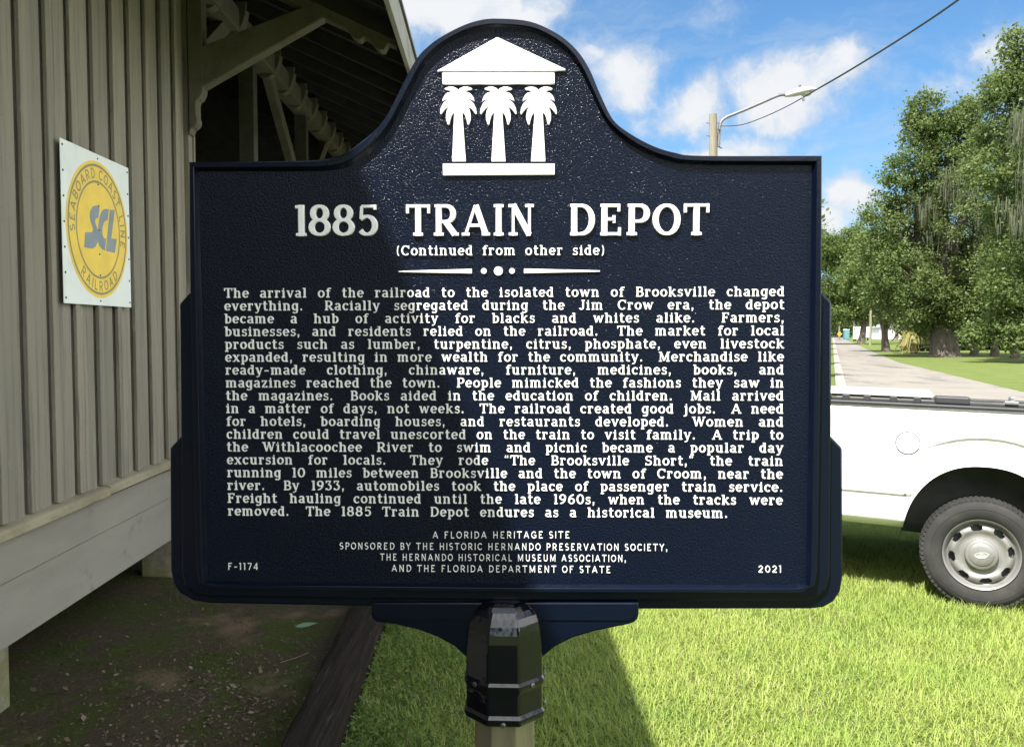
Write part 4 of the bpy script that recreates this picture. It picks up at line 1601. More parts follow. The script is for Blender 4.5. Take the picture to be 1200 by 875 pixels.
MB().lathe([(.15, .0), (.14, -.03), (.09, -.065), (0, -.08)], 18, Matrix.Translation(c)).build('lamp_lens', simple('cloudy_lens', (.42, .43, .42), .3), hd_o, smooth=True)
c = a + dirv * (Lh * .5) + upv * .12
MB().lathe([(.035, 0), (.035, .07), (.025, .085), (0, .088)], 12, Matrix.Translation(c), cap=True).build('photocell', simple('dark_photocell', (.10, .10, .11), .5), hd_o)

# overhead wire from the pole to the next pole, out to the right
wpts = [at_dist(844, 148, 23.0), at_dist(868, 146.6, 22.1), at_dist(893, 138.2, 21.2), at_dist(921, 125.4, 20.2), at_dist(941, 114.4, 19.6),
        at_dist(958, 104.5, 19.0), at_dist(1000, 80.0, 17.7), at_dist(1060, 42.5, 16.0), at_dist(1123, 0, 14.4), at_dist(1240, -88, 12.2), at_dist(1400, -215, 10.2)]
wc = []
for i in range(len(wpts) - 1):
    p0 = wpts[max(i - 1, 0)]
    p1, p2 = wpts[i], wpts[i + 1]
    p3 = wpts[min(i + 2, len(wpts) - 1)]
    for k in range(6):
        t = k / 6
        wc.append(0.5 * ((2 * p1) + (p2 - p0) * t + (2 * p0 - 5 * p1 + 4 * p2 - p3) * t * t + (3 * p1 - p0 - 3 * p2 + p3) * t ** 3))
wc.append(wpts[-1])
radii = [.011 + .007 * min(1, max(0, (i - 20) / 12)) for i in range(len(wc))]
o = MB().tube(wc, radii, 6).build('overhead_wire', cable)
tag(o, 'thin black wire rising from the street light pole to the upper right', 'wire')
mb = MB()
mb.tube([at_dist(941, 114, 19.6), at_dist(941.6, 118.5, 19.6)], .03, 8)
clip = mb.build('wire_clamp', galv, o)
p = wpts[-1]
pole2 = MB().tube([(0, 0, -.1), (0, 0, p.z + .35)], [.15, .11], 14).build('utility_pole', wood.m, smooth=True)
pole2.location = (p.x + .13, p.y, 0)
tag(pole2, 'bare wooden utility pole at the near end of the overhead wire', 'utility pole')

# ================================================================== TIMBER EDGING
tl0, tl1 = on_ground(404, 712, .155), on_ground(331, 875, .155)
tr0, tr1 = on_ground(452, 731, .0), on_ground(405, 872, .0)
off = lambda p: p.x + .025 * p.y
xl = (off(tl0) + off(tl1)) / 2
xr = (off(tr0) + off(tr1)) / 2
print('timber', xl, xr)
tb = Mat('dark_weathered_timber', (0.030, 0.024, 0.018), 0.95, spec=.08)
tb.mix(tb.ramp(tb.noise(10, 6, .7, stretch=(3, .12, 3)), .42, .66), (0.015, 0.013, 0.011))
tb.mix(tb.math('MULTIPLY', tb.ramp(tb.noise(16, 6, .75, stretch=(3, .1, 3), off=(1, 4, 2)), .58, .70), .8), (0.15, 0.125, 0.10))
tb.bump(tb.noise(26, 6, .75, stretch=(3, .07, 3)), 1.0, .02)
tim = MB()
NS = 60
pr = [(0, 0), (0, .13), (.015, .150), (.04, .158), (.10, .163), (xr - xl - .05, .160), (xr - xl - .022, .15), (xr - xl - .004, .125), (xr - xl, 0)]
vs, fs = [], []
for j in range(NS + 1):
    y = 0.8 + 6.1 * j / NS
    for i, (x, z) in enumerate(pr):
        vs.append((xl - .025 * y + x + .004 * math.sin(j * 1.7 + i), y, z + (.004 * math.sin(j * .9 + i * 2) if z > 0 else -.02)))
k = len(pr)
for j in range(NS):
    for i in range(k - 1):
        fs.append((j * k + i, j * k + i + 1, (j + 1) * k + i + 1, (j + 1) * k + i))
fs += [tuple(range(k)), tuple(range(NS * k, NS * k + k))]
o = tim.add(vs, fs).build('timber_edging', tb.m, smooth=True, angle=45)
tag(o, 'dark cracked timber beam lying between the bare soil and the grass', 'timber beam')

# ================================================================== GRASS
rs_ = np.random.RandomState(11)


def leafmat(name, cols, rough=.55, trans=.35, spec=.3, noise_scale=None, noise_col=None):
    m = Mat(name, cols[0], rough, spec=spec)
    rp = m.island()
    cr = m.new('ShaderNodeValToRGB')
    els = cr.color_ramp.elements
    while len(els) < len(cols):
        els.new(.5)
    for i, c in enumerate(cols):
        els[i].position = i / (len(cols) - 1)
        els[i].color = (*c, 1)
    m.L.new(rp, cr.inputs[0])
    m.col = cr.outputs[0]
    m.L.new(m.col, m.b.inputs['Base Color'])
    if noise_scale:
        m.mix(m.math('MULTIPLY', m.ramp(m.noise(noise_scale, 4, .6), .42, .68), .6), noise_col)
    tr = m.new('ShaderNodeBsdfTranslucent')
    mx = m.new('ShaderNodeMixShader')
    mx.inputs[0].default_value = trans
    m.L.new(m.col, tr.inputs[0])
    m.L.new(m.b.outputs[0], mx.inputs[1])
    m.L.new(tr.outputs[0], mx.inputs[2])
    m.L.new(mx.outputs[0], m.N['Material Output'].inputs[0])
    return m.m


def patch_noise(x, y):
    return (np.sin(x * 3.1 + 1.3 * np.sin(y * 2.2)) + np.sin(y * 4.3 + 1.7 * np.sin(x * 2.9 + 1)) + np.sin((x + y) * 7.7)) / 3


def blades(P, L, W, lean, seg=3):
    """curved grass blades rooted at P (n,2)"""
    n = len(P)
    az = rs_.uniform(0, 2 * np.pi, n)
    dx, dy = np.cos(az), np.sin(az)
    sx, sy = -dy, dx
    V = np.zeros((n, (seg + 1) * 2, 3), np.float32)
    for s in range(seg + 1):
        t = s / seg
        ang = lean * (0.35 + 0.65 * t)
        r = L * t * np.sin(ang)
        h = L * t * np.cos(ang * .9)
        w = W * (1 - t ** 1.8) * .5 + .0002
        V[:, 2 * s, 0] = P[:, 0] + dx * r + sx * w
        V[:, 2 * s, 1] = P[:, 1] + dy * r + sy * w
        V[:, 2 * s, 2] = h
        V[:, 2 * s + 1, 0] = P[:, 0] + dx * r - sx * w
        V[:, 2 * s + 1, 1] = P[:, 1] + dy * r - sy * w
        V[:, 2 * s + 1, 2] = h
    base = (np.arange(n) * (seg + 1) * 2)[:, None]
    F = []
    for s in range(seg):
        F.append(np.stack([base[:, 0] + 2 * s, base[:, 0] + 2 * s + 1, base[:, 0] + 2 * s + 3, base[:, 0] + 2 * s + 2], 1))
    return V.reshape(-1, 3), np.concatenate(F)


def scatter(n, x0, x1, y0, y1, keep=None):
    x = rs_.uniform(x0, x1, n)
    y = rs_.uniform(y0, y1, n)
    if keep is not None:
        k = keep(x, y)
        x, y = x[k], y[k]
    return np.stack([x, y], 1)


grass_m = leafmat('lawn_grass_blades', [(.25, .35, .066), (.315, .41, .084), (.37, .445, .10), (.41, .445, .155), (.28, .38, .072)], .5, .45, noise_scale=1.4, noise_col=(.23, .35, .062))
edge = lambda y: xr - .025 * y
P = scatter(300000, -1.0, 5.2, 2.9, 8.2, lambda x, y: (x > edge(y) + .01) & (x < .72 * y + .6) & (rs_.uniform(0, 1, len(x)) < (.80 + .35 * patch_noise(x, y)) * np.clip(.30 + .62 * (x + .95), .3, 1)))
n = len(P)
pn = patch_noise(P[:, 0] * .8, P[:, 1] * .8)
Lh_ = np.clip(rs_.normal(.054, .017, n) + .014 * pn, .018, .12)
shade_x = .64 - .02 * P[:, 1]
V1, F1 = blades(P, Lh_, rs_.uniform(.0026, .0046, n), rs_.uniform(.35, 1.5, n))
me = np_mesh('lawn_grass', V1, F1)
o = link_mesh('lawn_grass', me, grass_m)
tag(o, 'short green lawn grass around the marker and the truck', 'grass', kind='stuff')
# a few longer stalks and dry blades
dry_m = leafmat('dry_grass_blades', [(.30, .25, .12), (.36, .31, .17), (.24, .22, .09)], .7, .25)
P = scatter(42000, -1.0, 5.0, 2.9, 8.0, lambda x, y: (x > edge(y) + .02) & (x < .72 * y + .6) & (rs_.uniform(0, 1, len(x)) < .10 + .55 * np.clip(patch_noise(x * .9 + 2, y * .8 + 1), 0, 1)))
V2, F2 = blades(P, np.clip(rs_.normal(.05, .02, len(P)), .02, .11), rs_.uniform(.002, .004, len(P)), rs_.uniform(.8, 1.55, len(P)))
o = link_mesh('dry_grass', np_mesh('dry_grass', V2, F2), dry_m)
tag(o, 'dry straw coloured blades among the lawn grass', 'grass', kind='stuff')
# broad-leaved weeds next to the timber, coloured darker to deepen the shade there
weed_m = leafmat('shade_dark_weed_leaves', [(.055, .115, .018), (.08, .15, .024), (.115, .175, .030), (.17, .19, .04)], .5, .35)


def small_leaves(P, z, size, tilt):
    n = len(P)
    az = rs_.uniform(0, 2 * np.pi, n)
    a = np.stack([np.cos(az), np.sin(az), rs_.uniform(-tilt, tilt, n)], 1) * size[:, None]
    b = np.stack([-np.sin(az), np.cos(az), rs_.uniform(-tilt, tilt, n)], 1) * size[:, None] * .62
    c = np.stack([P[:, 0], P[:, 1], z], 1)
    V = np.stack([c - a, c + b * .9 - a * .1, c + a, c - b * .9 - a * .1], 1).reshape(-1, 3)
    F = np.arange(4 * n).reshape(n, 4)
    return V, F


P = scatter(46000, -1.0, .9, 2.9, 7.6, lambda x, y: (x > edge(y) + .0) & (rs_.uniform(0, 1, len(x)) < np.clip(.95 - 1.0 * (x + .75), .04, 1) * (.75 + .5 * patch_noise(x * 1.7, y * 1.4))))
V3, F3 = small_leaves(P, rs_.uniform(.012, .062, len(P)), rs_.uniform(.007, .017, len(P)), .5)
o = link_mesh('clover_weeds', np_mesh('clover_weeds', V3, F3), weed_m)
tag(o, 'low clover like weeds in the shade beside the dark timber', 'weeds', kind='stuff')
# moss, chips and dry leaves on the soil
inside = lambda x, y: (x < xl - .025 * y - .01)
moss_m = leafmat('moss_tufts', [(.040, .060, .012), (.060, .085, .018), (.085, .10, .024)], .9, .2)
P = scatter(26000, -4.2, -.6, 2.8, 8.5, lambda x, y: inside(x, y) & (rs_.uniform(0, 1, len(x)) < .42 + .6 * patch_noise(x * 1.1, y * 1.3)))
V4, F4 = blades(P, rs_.uniform(.010, .038, len(P)), rs_.uniform(.003, .006, len(P)), rs_.uniform(.3, 1.4, len(P)), 2)
V4[:, 2] += .012
o = link_mesh('moss', np_mesh('moss', V4, F4), moss_m)
tag(o, 'patchy dark green moss on the bare soil beside the depot', 'moss', kind='stuff')
chip_m = leafmat('leaf_litter_chips', [(.10, .065, .042), (.17, .125, .085), (.06, .042, .028), (.20, .16, .12), (.12, .085, .06)], .85, .1)
cc = on_ground(235, 835)
P = np.concatenate([np.stack([rs_.normal(cc.x, .34, 2200), rs_.normal(cc.y, .42, 2200)], 1), scatter(2600, -3.6, -.8, 2.9, 8)])
P = P[inside(P[:, 0], P[:, 1])]
V5, F5 = small_leaves(P, rs_.uniform(.016, .034, len(P)), rs_.gamma(1.6, .0036, len(P)).clip(.002, .022), .7)
o = link_mesh('leaf_litter', np_mesh('leaf_litter', V5, F5), chip_m)
tag(o, 'brown leaf litter and bark chips scattered on the bare soil', 'leaf litter', kind='stuff')
# one green leaf lying on the soil
p = on_ground(358, 732, .03)
mb = MB()
pts = [(-.062, 0), (-.045, .017), (-.015, .027), (.02, .024), (.05, .011), (.072, 0), (.05, -.010), (.02, -.022), (-.015, -.026), (-.045, -.016)]
mb.prism(pts, 0, .002, plane='xy')
o = mb.build('fallen_leaf', simple('pale_green_leaf', (.15, .26, .15), .5, var=.1, scale=30))
o.location = p
o.rotation_euler = (R(12), R(-6), R(10))
tag(o, 'single pale green leaf lying on the bare soil left of the timber', 'leaf')
o2 = tag(MB().tube([on_ground(328, 776, .03), on_ground(345, 771, .045), on_ground(362, 764, .035)], .0016, 5).build('dry_stalk', simple('straw_stalk', (.30, .27, .17), .7)),
         'thin dry straw stalk lying on the mossy soil', 'stalk')

# ================================================================== TREES
leaf_a = leafmat('oak_leaves', [(.085, .125, .034), (.110, .158, .044), (.140, .188, .058), (.170, .205, .074), (.095, .138, .040)], .5, .48, noise_scale=.22, noise_col=(.070, .115, .030))
leaf_b = leafmat('light_leaves', [(.085, .132, .034), (.120, .175, .046), (.150, .195, .058), (.180, .205, .075)], .5, .48, noise_scale=.3, noise_col=(.08, .128, .032))
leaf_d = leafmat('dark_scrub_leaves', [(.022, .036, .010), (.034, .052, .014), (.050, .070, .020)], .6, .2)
leaf_y = leafmat('yellowing_fronds', [(.16, .17, .04), (.24, .21, .06), (.11, .14, .03), (.28, .20, .09)], .6, .3)
moss_t = leafmat('grey_hanging_moss', [(.085, .10, .058), (.115, .125, .078), (.065, .08, .042)], .9, .3)
bark = Mat('grey_bark', (0.105, 0.090, 0.072), 0.95, spec=.15)
bark.mix(bark.ramp(bark.noise(3, 6, .7, stretch=(2, 2, .5)), .42, .66), (0.060, 0.052, 0.042))
bark.bump(bark.noise(8, 6, .7, stretch=(2, 2, .4)), .8, .05)


def crown(seed, lobes, per, clump_r, leaf, flat=.75):
    """leaf quads in clumps spread through ellipsoid lobes; lobes (x, y, z, r, n)"""
    r_ = np.random.RandomState(seed)
    C = []
    for (x, y, z, r, nc) in lobes:
        d = r_.normal(size=(nc, 3))
        d /= np.linalg.norm(d, axis=1)[:, None]
        rad = r * r_.uniform(.25, 1.0, nc) ** .45
        c = d * rad[:, None]
        c[:, 2] *= .85
        C.append(c + np.array([x, y, z]))
    C = np.concatenate(C)
    n = len(C)
    k = r_.poisson(per, n).clip(6)
    idx = np.repeat(np.arange(n), k)
    N = len(idx)
    cr = r_.uniform(.65, 1.35, n)[idx] * clump_r
    off_ = r_.normal(size=(N, 3)) * cr[:, None] * .55
    off_[:, 2] *= flat
    c = C[idx] + off_
    nrm = r_.normal(size=(N, 3)) + np.array([0, 0, .9])
    nrm /= np.linalg.norm(nrm, axis=1)[:, None]
    a = np.cross(nrm, r_.normal(size=(N, 3)))
    a /= np.linalg.norm(a, axis=1)[:, None]
    b = np.cross(nrm, a)
    s = leaf * r_.uniform(.6, 1.3, N)
    a *= s[:, None]
    b *= (s * r_.uniform(.45, .7, N))[:, None]
    V = np.stack([c - a, c + b, c + a, c - b], 1).reshape(-1, 3)
    return V, np.arange(4 * N).reshape(N, 4)


def limbs(mb, base, tops, r0, seed, fork=.38):
    r_ = random.Random(seed)
    tz = max(t[2] for t in tops)
    fz = base[2] + (tz - base[2]) * fork * .55
    f = Vector((base[0] + r_.uniform(-.4, .4), base[1], fz))
    b = Vector(base)
    mb.tube([b + Vector((0, 0, -.2)), b + Vector((0, 0, .25)), b + (f - b) * .4, f], [r0 * 1.7, r0 * 1.2, r0, r0 * .8], 12)
    for t in tops:
        t = Vector(t)
        mid = f + (t - f) * .5 + Vector((r_.uniform(-.6, .6), r_.uniform(-.6, .6), r_.uniform(-.2, .8)))
        s = r_.uniform(.35, .6)
        mb.tube([f - Vector((0, 0, .3)), f + (mid - f) * .5 + Vector((0, 0, .2)), mid, t], [r0 * s, r0 * s * .75, r0 * s * .5, r0 * .06], 7)


def tree(name, label, base_px, dist, lobes_px, mat, seed, r0, leaf=.17, per=46, clump=.62, dens=1.0, group=None, moss=None, hid=False, cat='tree', depth=.55):
    leaf, per, dens = leaf * .66, per * 1.7, dens * 1.3
    """lobes given as (x, y, radius) in photograph points at that distance"""
    gx = (base_px - 600) / 1000.0 * dist
    root = empty(name, (gx, dist, 0), 0, label, cat, group)
    r_ = random.Random(seed)
    L_, tops = [], []
    for (px, py, rp) in lobes_px:
        dy = r_.uniform(-depth, depth) * rp / 1000 * dist * 1.6
        p = at_dist(px, py, dist + dy)
        rad = rp / 1000 * dist
        nc = int(dens * (10 + 5.2 * rad ** 2))
        L_.append((p.x - gx, dy, p.z, rad, nc))
        tops.append((p.x - gx, dy, p.z))
    V, F = crown(seed, L_, per, clump, leaf)
    link_mesh('crown', np_mesh('crown', V, F), mat, root)
    mb = MB()
    limbs(mb, (0, 0, 0), tops, r0, seed)
    mb.build('trunk', bark.m, root, smooth=True)
    if moss:
        nr = np.random.RandomState(seed + 3)
        Vs = []
        for (px, py, wpx, hpx, cnt) in moss:
            for i in range(cnt):
                p = at_dist(px + nr.normal() * wpx, py + nr.normal() * hpx * .35, dist - nr.uniform(.2, 3.4))
                c = np.array([p.x - gx, p.y - dist, p.z])
                lm = nr.uniform(.5, 1.5)
                for j in range(26):
                    q = c + nr.normal(size=3) * np.array([.20, .20, .42])
                    ln = lm * nr.uniform(.3, 1.15)
                    w = nr.uniform(.012, .032)
                    an = nr.uniform(0, math.pi)
                    sx_, sy_ = math.cos(an) * w, math.sin(an) * w
                    dx_ = nr.uniform(-.08, .08)
                    Vs += [(q[0] - sx_, q[1] - sy_, q[2]), (q[0] + sx_, q[1] + sy_, q[2]), (q[0] + sx_ * .3 + dx_, q[1] + sy_ * .3, q[2] - ln), (q[0] - sx_ * .3 + dx_, q[1] - sy_ * .3, q[2] - ln)]
        link_mesh('hanging_moss', np_mesh('hanging_moss', Vs, np.arange(len(Vs)).reshape(-1, 4)), moss_t, root)
    return root


tree('oak_tree', 'tallest spreading oak hung with grey moss, right of the road', 1107, 62,
     [(1083, 126, 19), (1072, 142, 12), (1098, 150, 22), (1120, 165, 34), (1085, 160, 24), (1140, 165, 26), (1128, 142, 20), (1142, 128, 16), (1108, 150, 18), (1070, 195, 30), (1048, 222, 24), (1105, 210, 42), (1150, 200, 45), (1035, 255, 24), (1075, 265, 45), (1125, 270, 50),
      (1025, 292, 22), (1060, 320, 40), (1105, 335, 42), (1150, 310, 45), (1170, 255, 40), (1090, 372, 26), (1060, 362, 26), (1125, 370, 26), (1155, 366, 28), (1030, 335, 24), (1100, 300, 32), (1085, 345, 32), (1112, 358, 26), (1090, 240, 30), (1130, 345, 28)],
     leaf_a, 21, .85, moss=[(1110, 205, 10, 20, 10), (1126, 225, 12, 26, 18), (1085, 238, 8, 18, 8), (1150, 185, 8, 16, 6), (1105, 265, 18, 22, 10), (1175, 285, 14, 24, 9)])
tree('oak_tree', 'large dark oak at the right edge of the photo, its top above the wire', 1240, 50,
     [(1192, 52, 17), (1180, 95, 20), (1203, 85, 28), (1160, 112, 15), (1190, 130, 30), (1225, 110, 50), (1195, 185, 40), (1240, 190, 60), (1185, 240, 32), (1215, 260, 50),
      (1180, 300, 34), (1215, 325, 46), (1190, 360, 30), (1250, 300, 55), (1270, 90, 60), (1165, 160, 24), (1160, 200, 26), (1175, 340, 28), (1205, 375, 24), (1200, 392, 22), (1172, 388, 18), (1150, 390, 14), (1230, 385, 24)],
     leaf_a, 33, .7, moss=[(1195, 140, 8, 14, 8), (1190, 250, 10, 18, 10), (1200, 190, 8, 14, 6)])
tree('shade_tree', 'mid green tree on the roadside lawn, bare slim trunk close to the road', 1038, 77,
     [(1030, 318, 26), (1046, 300, 24), (1010, 312, 22), (1040, 345, 24), (1022, 348, 18), (1030, 285, 20), (1043, 368, 12), (1018, 285, 16), (1008, 335, 18), (1055, 330, 18)],
     leaf_b, 45, .32, leaf=.19, clump=.7)
tree('shade_tree', 'far bushy tree left of the roadside trees, next to the marker edge', 1009, 118,
     [(985, 292, 20), (1003, 277, 15), (972, 300, 22), (990, 325, 24), (962, 290, 24), (1012, 305, 17), (970, 345, 22), (1003, 340, 18), (985, 362, 14), (1000, 295, 22), (1018, 325, 18), (1008, 358, 12), (1000, 366, 11), (985, 369, 10), (1022, 366, 11)],
     leaf_b, 52, .45, leaf=.26, clump=.95, per=40)
tree('shade_tree', 'distant tree behind the roadside tree, over the pale house', 1062, 135,
     [(1050, 300, 24), (1075, 310, 26), (1060, 335, 24), (1035, 330, 22), (1082, 340, 22), (1055, 358, 18)],
     leaf_a, 57, .5, leaf=.28, clump=1.0, per=40)
# slimmer trees under the oaks
for i, (bx, dist, lab, lob) in enumerate((
        (1142, 66, 'slim dark trunked tree just right of the mossy oak trunk', [(1135, 300, 28), (1150, 325, 28), (1140, 350, 22)]),
        (1166, 63, 'slim tree midway between the mossy oak and the right edge', [(1165, 290, 30), (1172, 330, 30), (1158, 350, 22)]),
        (1190, 59, 'slim pale trunked tree at the right edge under the dark oak', [(1185, 320, 30), (1200, 345, 30), (1180, 360, 18)]),
        (1094, 71, 'slim tree standing close left of the mossy oak trunk', [(1085, 330, 26), (1096, 350, 22), (1078, 362, 18)]))):
    tree('slender_tree', lab, bx, dist, lob, leaf_b if i % 2 else leaf_a, 70 + i, .26, leaf=.17, clump=.6, group='slim trees under the oaks')
# dark scrub behind the trunks
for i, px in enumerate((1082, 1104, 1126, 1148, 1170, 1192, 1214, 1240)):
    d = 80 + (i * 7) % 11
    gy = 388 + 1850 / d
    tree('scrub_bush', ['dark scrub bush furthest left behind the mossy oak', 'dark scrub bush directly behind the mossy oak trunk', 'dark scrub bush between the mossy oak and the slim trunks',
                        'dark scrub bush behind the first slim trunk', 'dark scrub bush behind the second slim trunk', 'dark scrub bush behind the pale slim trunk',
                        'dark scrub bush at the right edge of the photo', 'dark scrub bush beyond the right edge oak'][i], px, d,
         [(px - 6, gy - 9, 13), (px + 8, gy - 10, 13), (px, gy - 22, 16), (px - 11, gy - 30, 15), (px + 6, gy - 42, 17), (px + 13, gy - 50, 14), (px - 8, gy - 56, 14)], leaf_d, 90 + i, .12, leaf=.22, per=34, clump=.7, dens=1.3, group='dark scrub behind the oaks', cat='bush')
# trees hidden behind the marker that shade the left verge
for i, (px, d, t) in enumerate(((916, 33, 222), (919, 45, 218), (921, 62, 216), (924, 84, 216), (924, 110, 216))):
    tree('verge_tree', 'leafy tree on the left verge of the road behind the marker', px, d,
         [(px - 8, t + 26, 26), (px + 6, t + 26, 20), (px - 16, t + 60, 28), (px + 4, t + 70, 24), (px - 4, t + 105, 26)], leaf_b, 120 + i, .22, leaf=.2, per=34, group='trees on the left verge')

# yellowing palm beside the oak
yp_ = empty('cabbage_palm', ((1072 - 600) / 1000 * 72, 72, 0), 0, 'young palm with yellowing drooping fronds left of the mossy oak', 'palm')
MB().tube([(0, 0, -.1), (.05, 0, 1.6), (0, .05, 2.4)], [.24, .2, .17], 10).build('trunk', bark.m, yp_, smooth=True)
r_ = np.random.RandomState(8)
Vs = []
for i in range(46):
    az, el_ = r_.uniform(0, 2 * math.pi), r_.uniform(-.7, 1.2)
    ln = r_.uniform(1.3, 2.3)
    for j in range(14):
        a2 = az + r_.normal() * .16
        pts = []
        for t in np.linspace(.35, 1, 4):
            r = ln * t * math.cos(el_ * (1 - .2 * t))
            h = 2.3 + ln * t * math.sin(el_) - 1.1 * t ** 3 * ln * .5 + r_.normal() * .02
            pts.append((r * math.cos(a2), r * math.sin(a2), h))
        w = .035
        sx_, sy_ = -math.sin(a2) * w, math.cos(a2) * w
        for (p0, p1) in zip(pts, pts[1:]):
            Vs += [(p0[0] - sx_, p0[1] - sy_, p0[2]), (p0[0] + sx_, p0[1] + sy_, p0[2]), (p1[0] + sx_, p1[1] + sy_, p1[2]), (p1[0] - sx_, p1[1] - sy_, p1[2])]
link_mesh('frond', np_mesh('frond', Vs, np.arange(len(Vs)).reshape(-1, 4)), leaf_y, yp_)

# far tree line at the end of the road
for i, (px, d, t) in enumerate(((960, 250, 345), (985, 262, 352), (1010, 240, 340), (1035, 225, 338), (1060, 215, 335), (1090, 205, 330))):
    tree('distant_tree', ['distant tree hidden partly by the marker edge', 'distant tree straight above the end of the road', 'distant tree behind the white trailer', 'distant tree above the pale house',
                          'distant tree right of the pale house', 'distant tree behind the mossy oak'][i], px, d,
         [(px - 8, t + 10, 15), (px + 9, t + 15, 15), (px - 12, t + 27, 13), (px + 10, t + 30, 13), (px, t + 36, 12)], leaf_a, 140 + i, .4, leaf=.5, per=26, clump=1.9, dens=.35, group='far trees at the end of the road')

# ================================================================== FAR ROADSIDE THINGS
wsh = simple('pale_siding', (.62, .66, .68), .7, var=.08, scale=1)
roofm = simple('grey_shingles', (.20, .20, .20), .9, var=.15, scale=2)
dkw = simple('dark_window_pane', (.03, .035, .04), .15, var=.1)


def house(px, dist, w, dpt, h, rz, label):
    gx = (px - 600) / 1000 * dist
    o = empty('cottage', (gx, dist, 0), rz, label, 'house')
    mb = MB()
    mb.box(-w / 2, w / 2, 0, dpt, -.1, h)
    mb.build('wall', wsh, o)
    mb = MB()
    mb.prism([(-w / 2 - .4, h + .004), (w / 2 + .4, h + .004), (0, h + w * .22)], -.4, dpt + .4)
    mb.build('roof', roofm, o)
    for x in (-w * .3, w * .28):
        f = MB().box(x - .5, x + .5, -.04, -.003, 1.0, 2.2).build('window', wsh, o, bevel=.01)
        MB().box(x - .42, x + .42, -.05, -.041, 1.08, 2.12).build('pane', dkw, f)
    MB().box(-.45, .45, -.05, -.003, .1, 2.15).build('door', simple('brown_door', (.16, .10, .07), .6), o, bevel=.01)


house(1050, 196, 7.5, 7, 2.6, R(-8), 'pale blue white cottage seen under the tree left of the palm')
house(1168, 112, 12, 8, 2.9, R(6), 'white cottage glimpsed between the slim trunks under the oaks')


def small_at(px, dist):
    return ((px - 600) / 1000 * dist, dist, 0)


# white box trailer
tr = empty('box_trailer', small_at(1011, 172), R(-14), 'white box trailer standing beside the far end of the road', 'trailer')
wht = simple('white_panel', (.78, .78, .77), .4, var=.04, scale=1)
MB().box(-1.3, 1.3, 0, 4.5, .55, 2.75).build('box', wht, tr, bevel=.06)
MB().box(-.05, .05, -1.3, 0, .5, .62).build('drawbar', blk, tr)
for x in (-1.32, 1.12):
    MB().lathe([(.0, 0), (.2, 0), (.34, .02), (.34, .18), (.2, .2), (0, .2)], 20, Matrix.Translation((x, 2.2, .34)) @ Matrix.Rotation(R(90), 4, 'Y')).build('wheel', tyre.m, tr)
# parked white car
cr_ = empty('parked_car', small_at(1006.5, 160), R(62), 'small white car parked on the lawn in front of the trailer', 'car')
prof = [(-2.1, .35), (-2.15, .75), (-1.95, .95), (-1.5, 1.0), (-.95, 1.42), (.35, 1.45), (1.05, 1.0), (1.9, .88), (2.15, .65), (2.12, .33)]
mb = MB()
m = len(prof)
yy = lambda z, s: s * (.86 - max(0, z - .95) * .38)
mb.add([(x, yy(z, -1), z) for x, z in prof] + [(x, yy(z, 1), z) for x, z in prof],
       [tuple(range(m)), tuple(range(2 * m - 1, m - 1, -1))] + [(i, (i + 1) % m, m + (i + 1) % m, m + i) for i in range(m)])
MBc = mb.build('body', paint, cr_, bevel=.05, segs=2)
for s in (-1, 1):
    pts = [(-1.25, 1.02), (-.88, 1.36), (.30, 1.39), (.86, 1.02)]
    MB().add([(x, yy(z, s) + s * .006, z) for x, z in pts], [(0, 1, 2, 3)]).build('side_window', glass_m, cr_)
    for x in (-1.3, 1.32):
        MB().lathe([(.0, -.1), (.22, -.1), (.31, -.07), (.31, .07), (.22, .1), (0, .1)], 20, Matrix.Translation((x, s * .80, .31)) @ Matrix.Rotation(R(90), 4, 'X')).build('wheel', tyre.m, cr_)
# portable toilet
pt_ = empty('portable_toilet', small_at(992, 185), R(-10), 'teal portable toilet beside the far end of the road', 'portable toilet')
teal = simple('teal_plastic', (.05, .17, .19), .5, var=.1, scale=3)
MB().box(-.58, .58, 0, 1.15, .05, 2.1).build('cabin', teal, pt_, bevel=.03)
MB().prism([(-.62, 2.1), (.62, 2.1), (.45, 2.28), (-.45, 2.28)], -.03, 1.18).build('roof', wht, pt_)
MB().box(-.42, .42, -.03, -.002, .15, 1.95).build('door', simple('pale_teal_door', (.09, .22, .23), .5), pt_, bevel=.01)
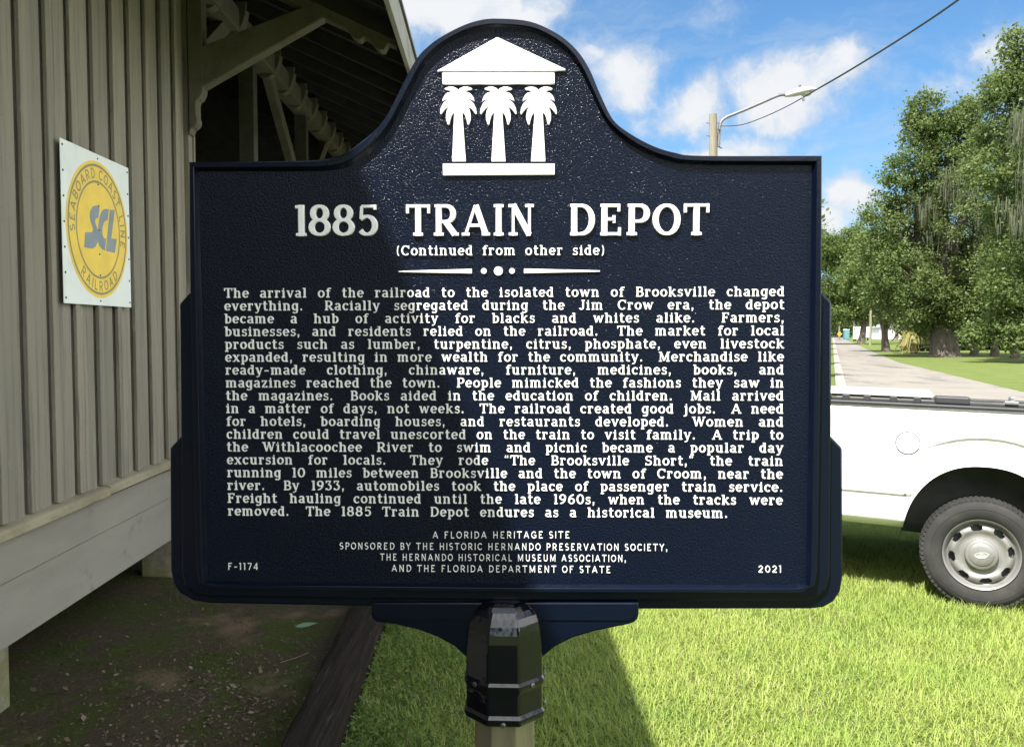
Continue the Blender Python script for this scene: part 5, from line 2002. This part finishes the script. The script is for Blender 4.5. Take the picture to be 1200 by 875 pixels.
# orange diamond road work sign on a stand
os_ = empty('road_work_sign', small_at(983.5, 168), R(-12), 'blank orange diamond road sign on a stand at the road end', 'sign')
MB().prism([(0, .80), (.5, 1.3), (0, 1.80), (-.5, 1.3)], 0, .02).build('sign_panel', simple('orange_sheet', (.75, .22, .03), .5, var=.05), os_)
mb = MB()
mb.tube([(0, .05, 0), (0, .05, 1.9)], .03, 6)
mb.tube([(-.5, -.3, 0), (0, .05, .5), (.5, -.3, 0)], .025, 6)
mb.tube([(-.5, .4, 0), (0, .05, .5), (.5, .4, 0)], .025, 6)
mb.build('stand', blk, os_)
# roadside poles
for px, d, h, lab in ((1019.5, 113, 9.5, 'pale wooden pole nearest the small roadside tree'), (1000.5, 180, 9.5, 'pale wooden pole behind the teal toilet'), (983, 200, 9, 'thin pole at the very end of the road')):
    o = MB().tube([(0, 0, -.1), (0, 0, h)], [.17, .12], 12).build('utility_pole', wood.m, smooth=True)
    o.location = small_at(px, d)
    tag(o, lab, 'utility pole', 'wooden poles along the road')
# tree line behind the camera, mirrored in the gloss of the marker
src = [ob for ob in bpy.data.objects if ob.name.startswith('oak_tree') and ob.type == 'EMPTY'][0]
for i, (x, y, s, rz) in enumerate(((-20, -27, .75, 1.0), (-9, -31, .8, 2.4), (2, -29, .75, 4.0), (12, -32, .8, .3), (22, -27, .75, 3.1), (33, -20, .7, 5))):
    c2 = src.copy()
    COL.objects.link(c2)
    c2.location = (x, y, 0)
    c2.scale = (s, s, s * .8)
    c2.rotation_euler = (0, 0, rz)
    c2['label'] = 'oak tree across the lot behind the photographer'
    c2['group'] = 'oaks across the lot'
    for ch in src.children:
        if ch.name.startswith('hanging'):
            continue
        k_ = ch.copy()
        COL.objects.link(k_)
        k_.parent = c2

# more trees round the open land beyond the lot
src = [ob for ob in bpy.data.objects if ob.name.startswith('shade_tree') and ob.type == 'EMPTY'][0]
for i, (x, y, s) in enumerate(((-60, 150, 1.1), (-38, 170, 1.2), (-20, 160, 1.0), (-4, 175, 1.2), (10, 165, 1.1), (22, 180, 1.2), (34, 172, 1.0), (46, 190, 1.2), (-85, 140, 1.2), (-48, 200, 1.4), (16, 205, 1.3), (58, 215, 1.3))):
    c2 = src.copy()
    COL.objects.link(c2)
    c2.location = (x, y, 0)
    c2.scale = (s, s, s * .8)
    c2.rotation_euler = (0, 0, i * 1.9)
    c2['label'] = 'tree at the far side of the open lawn behind the marker'
    c2['group'] = 'trees beyond the lawn'
    for ch in src.children:
        k_ = ch.copy()
        COL.objects.link(k_)
        k_.parent = c2
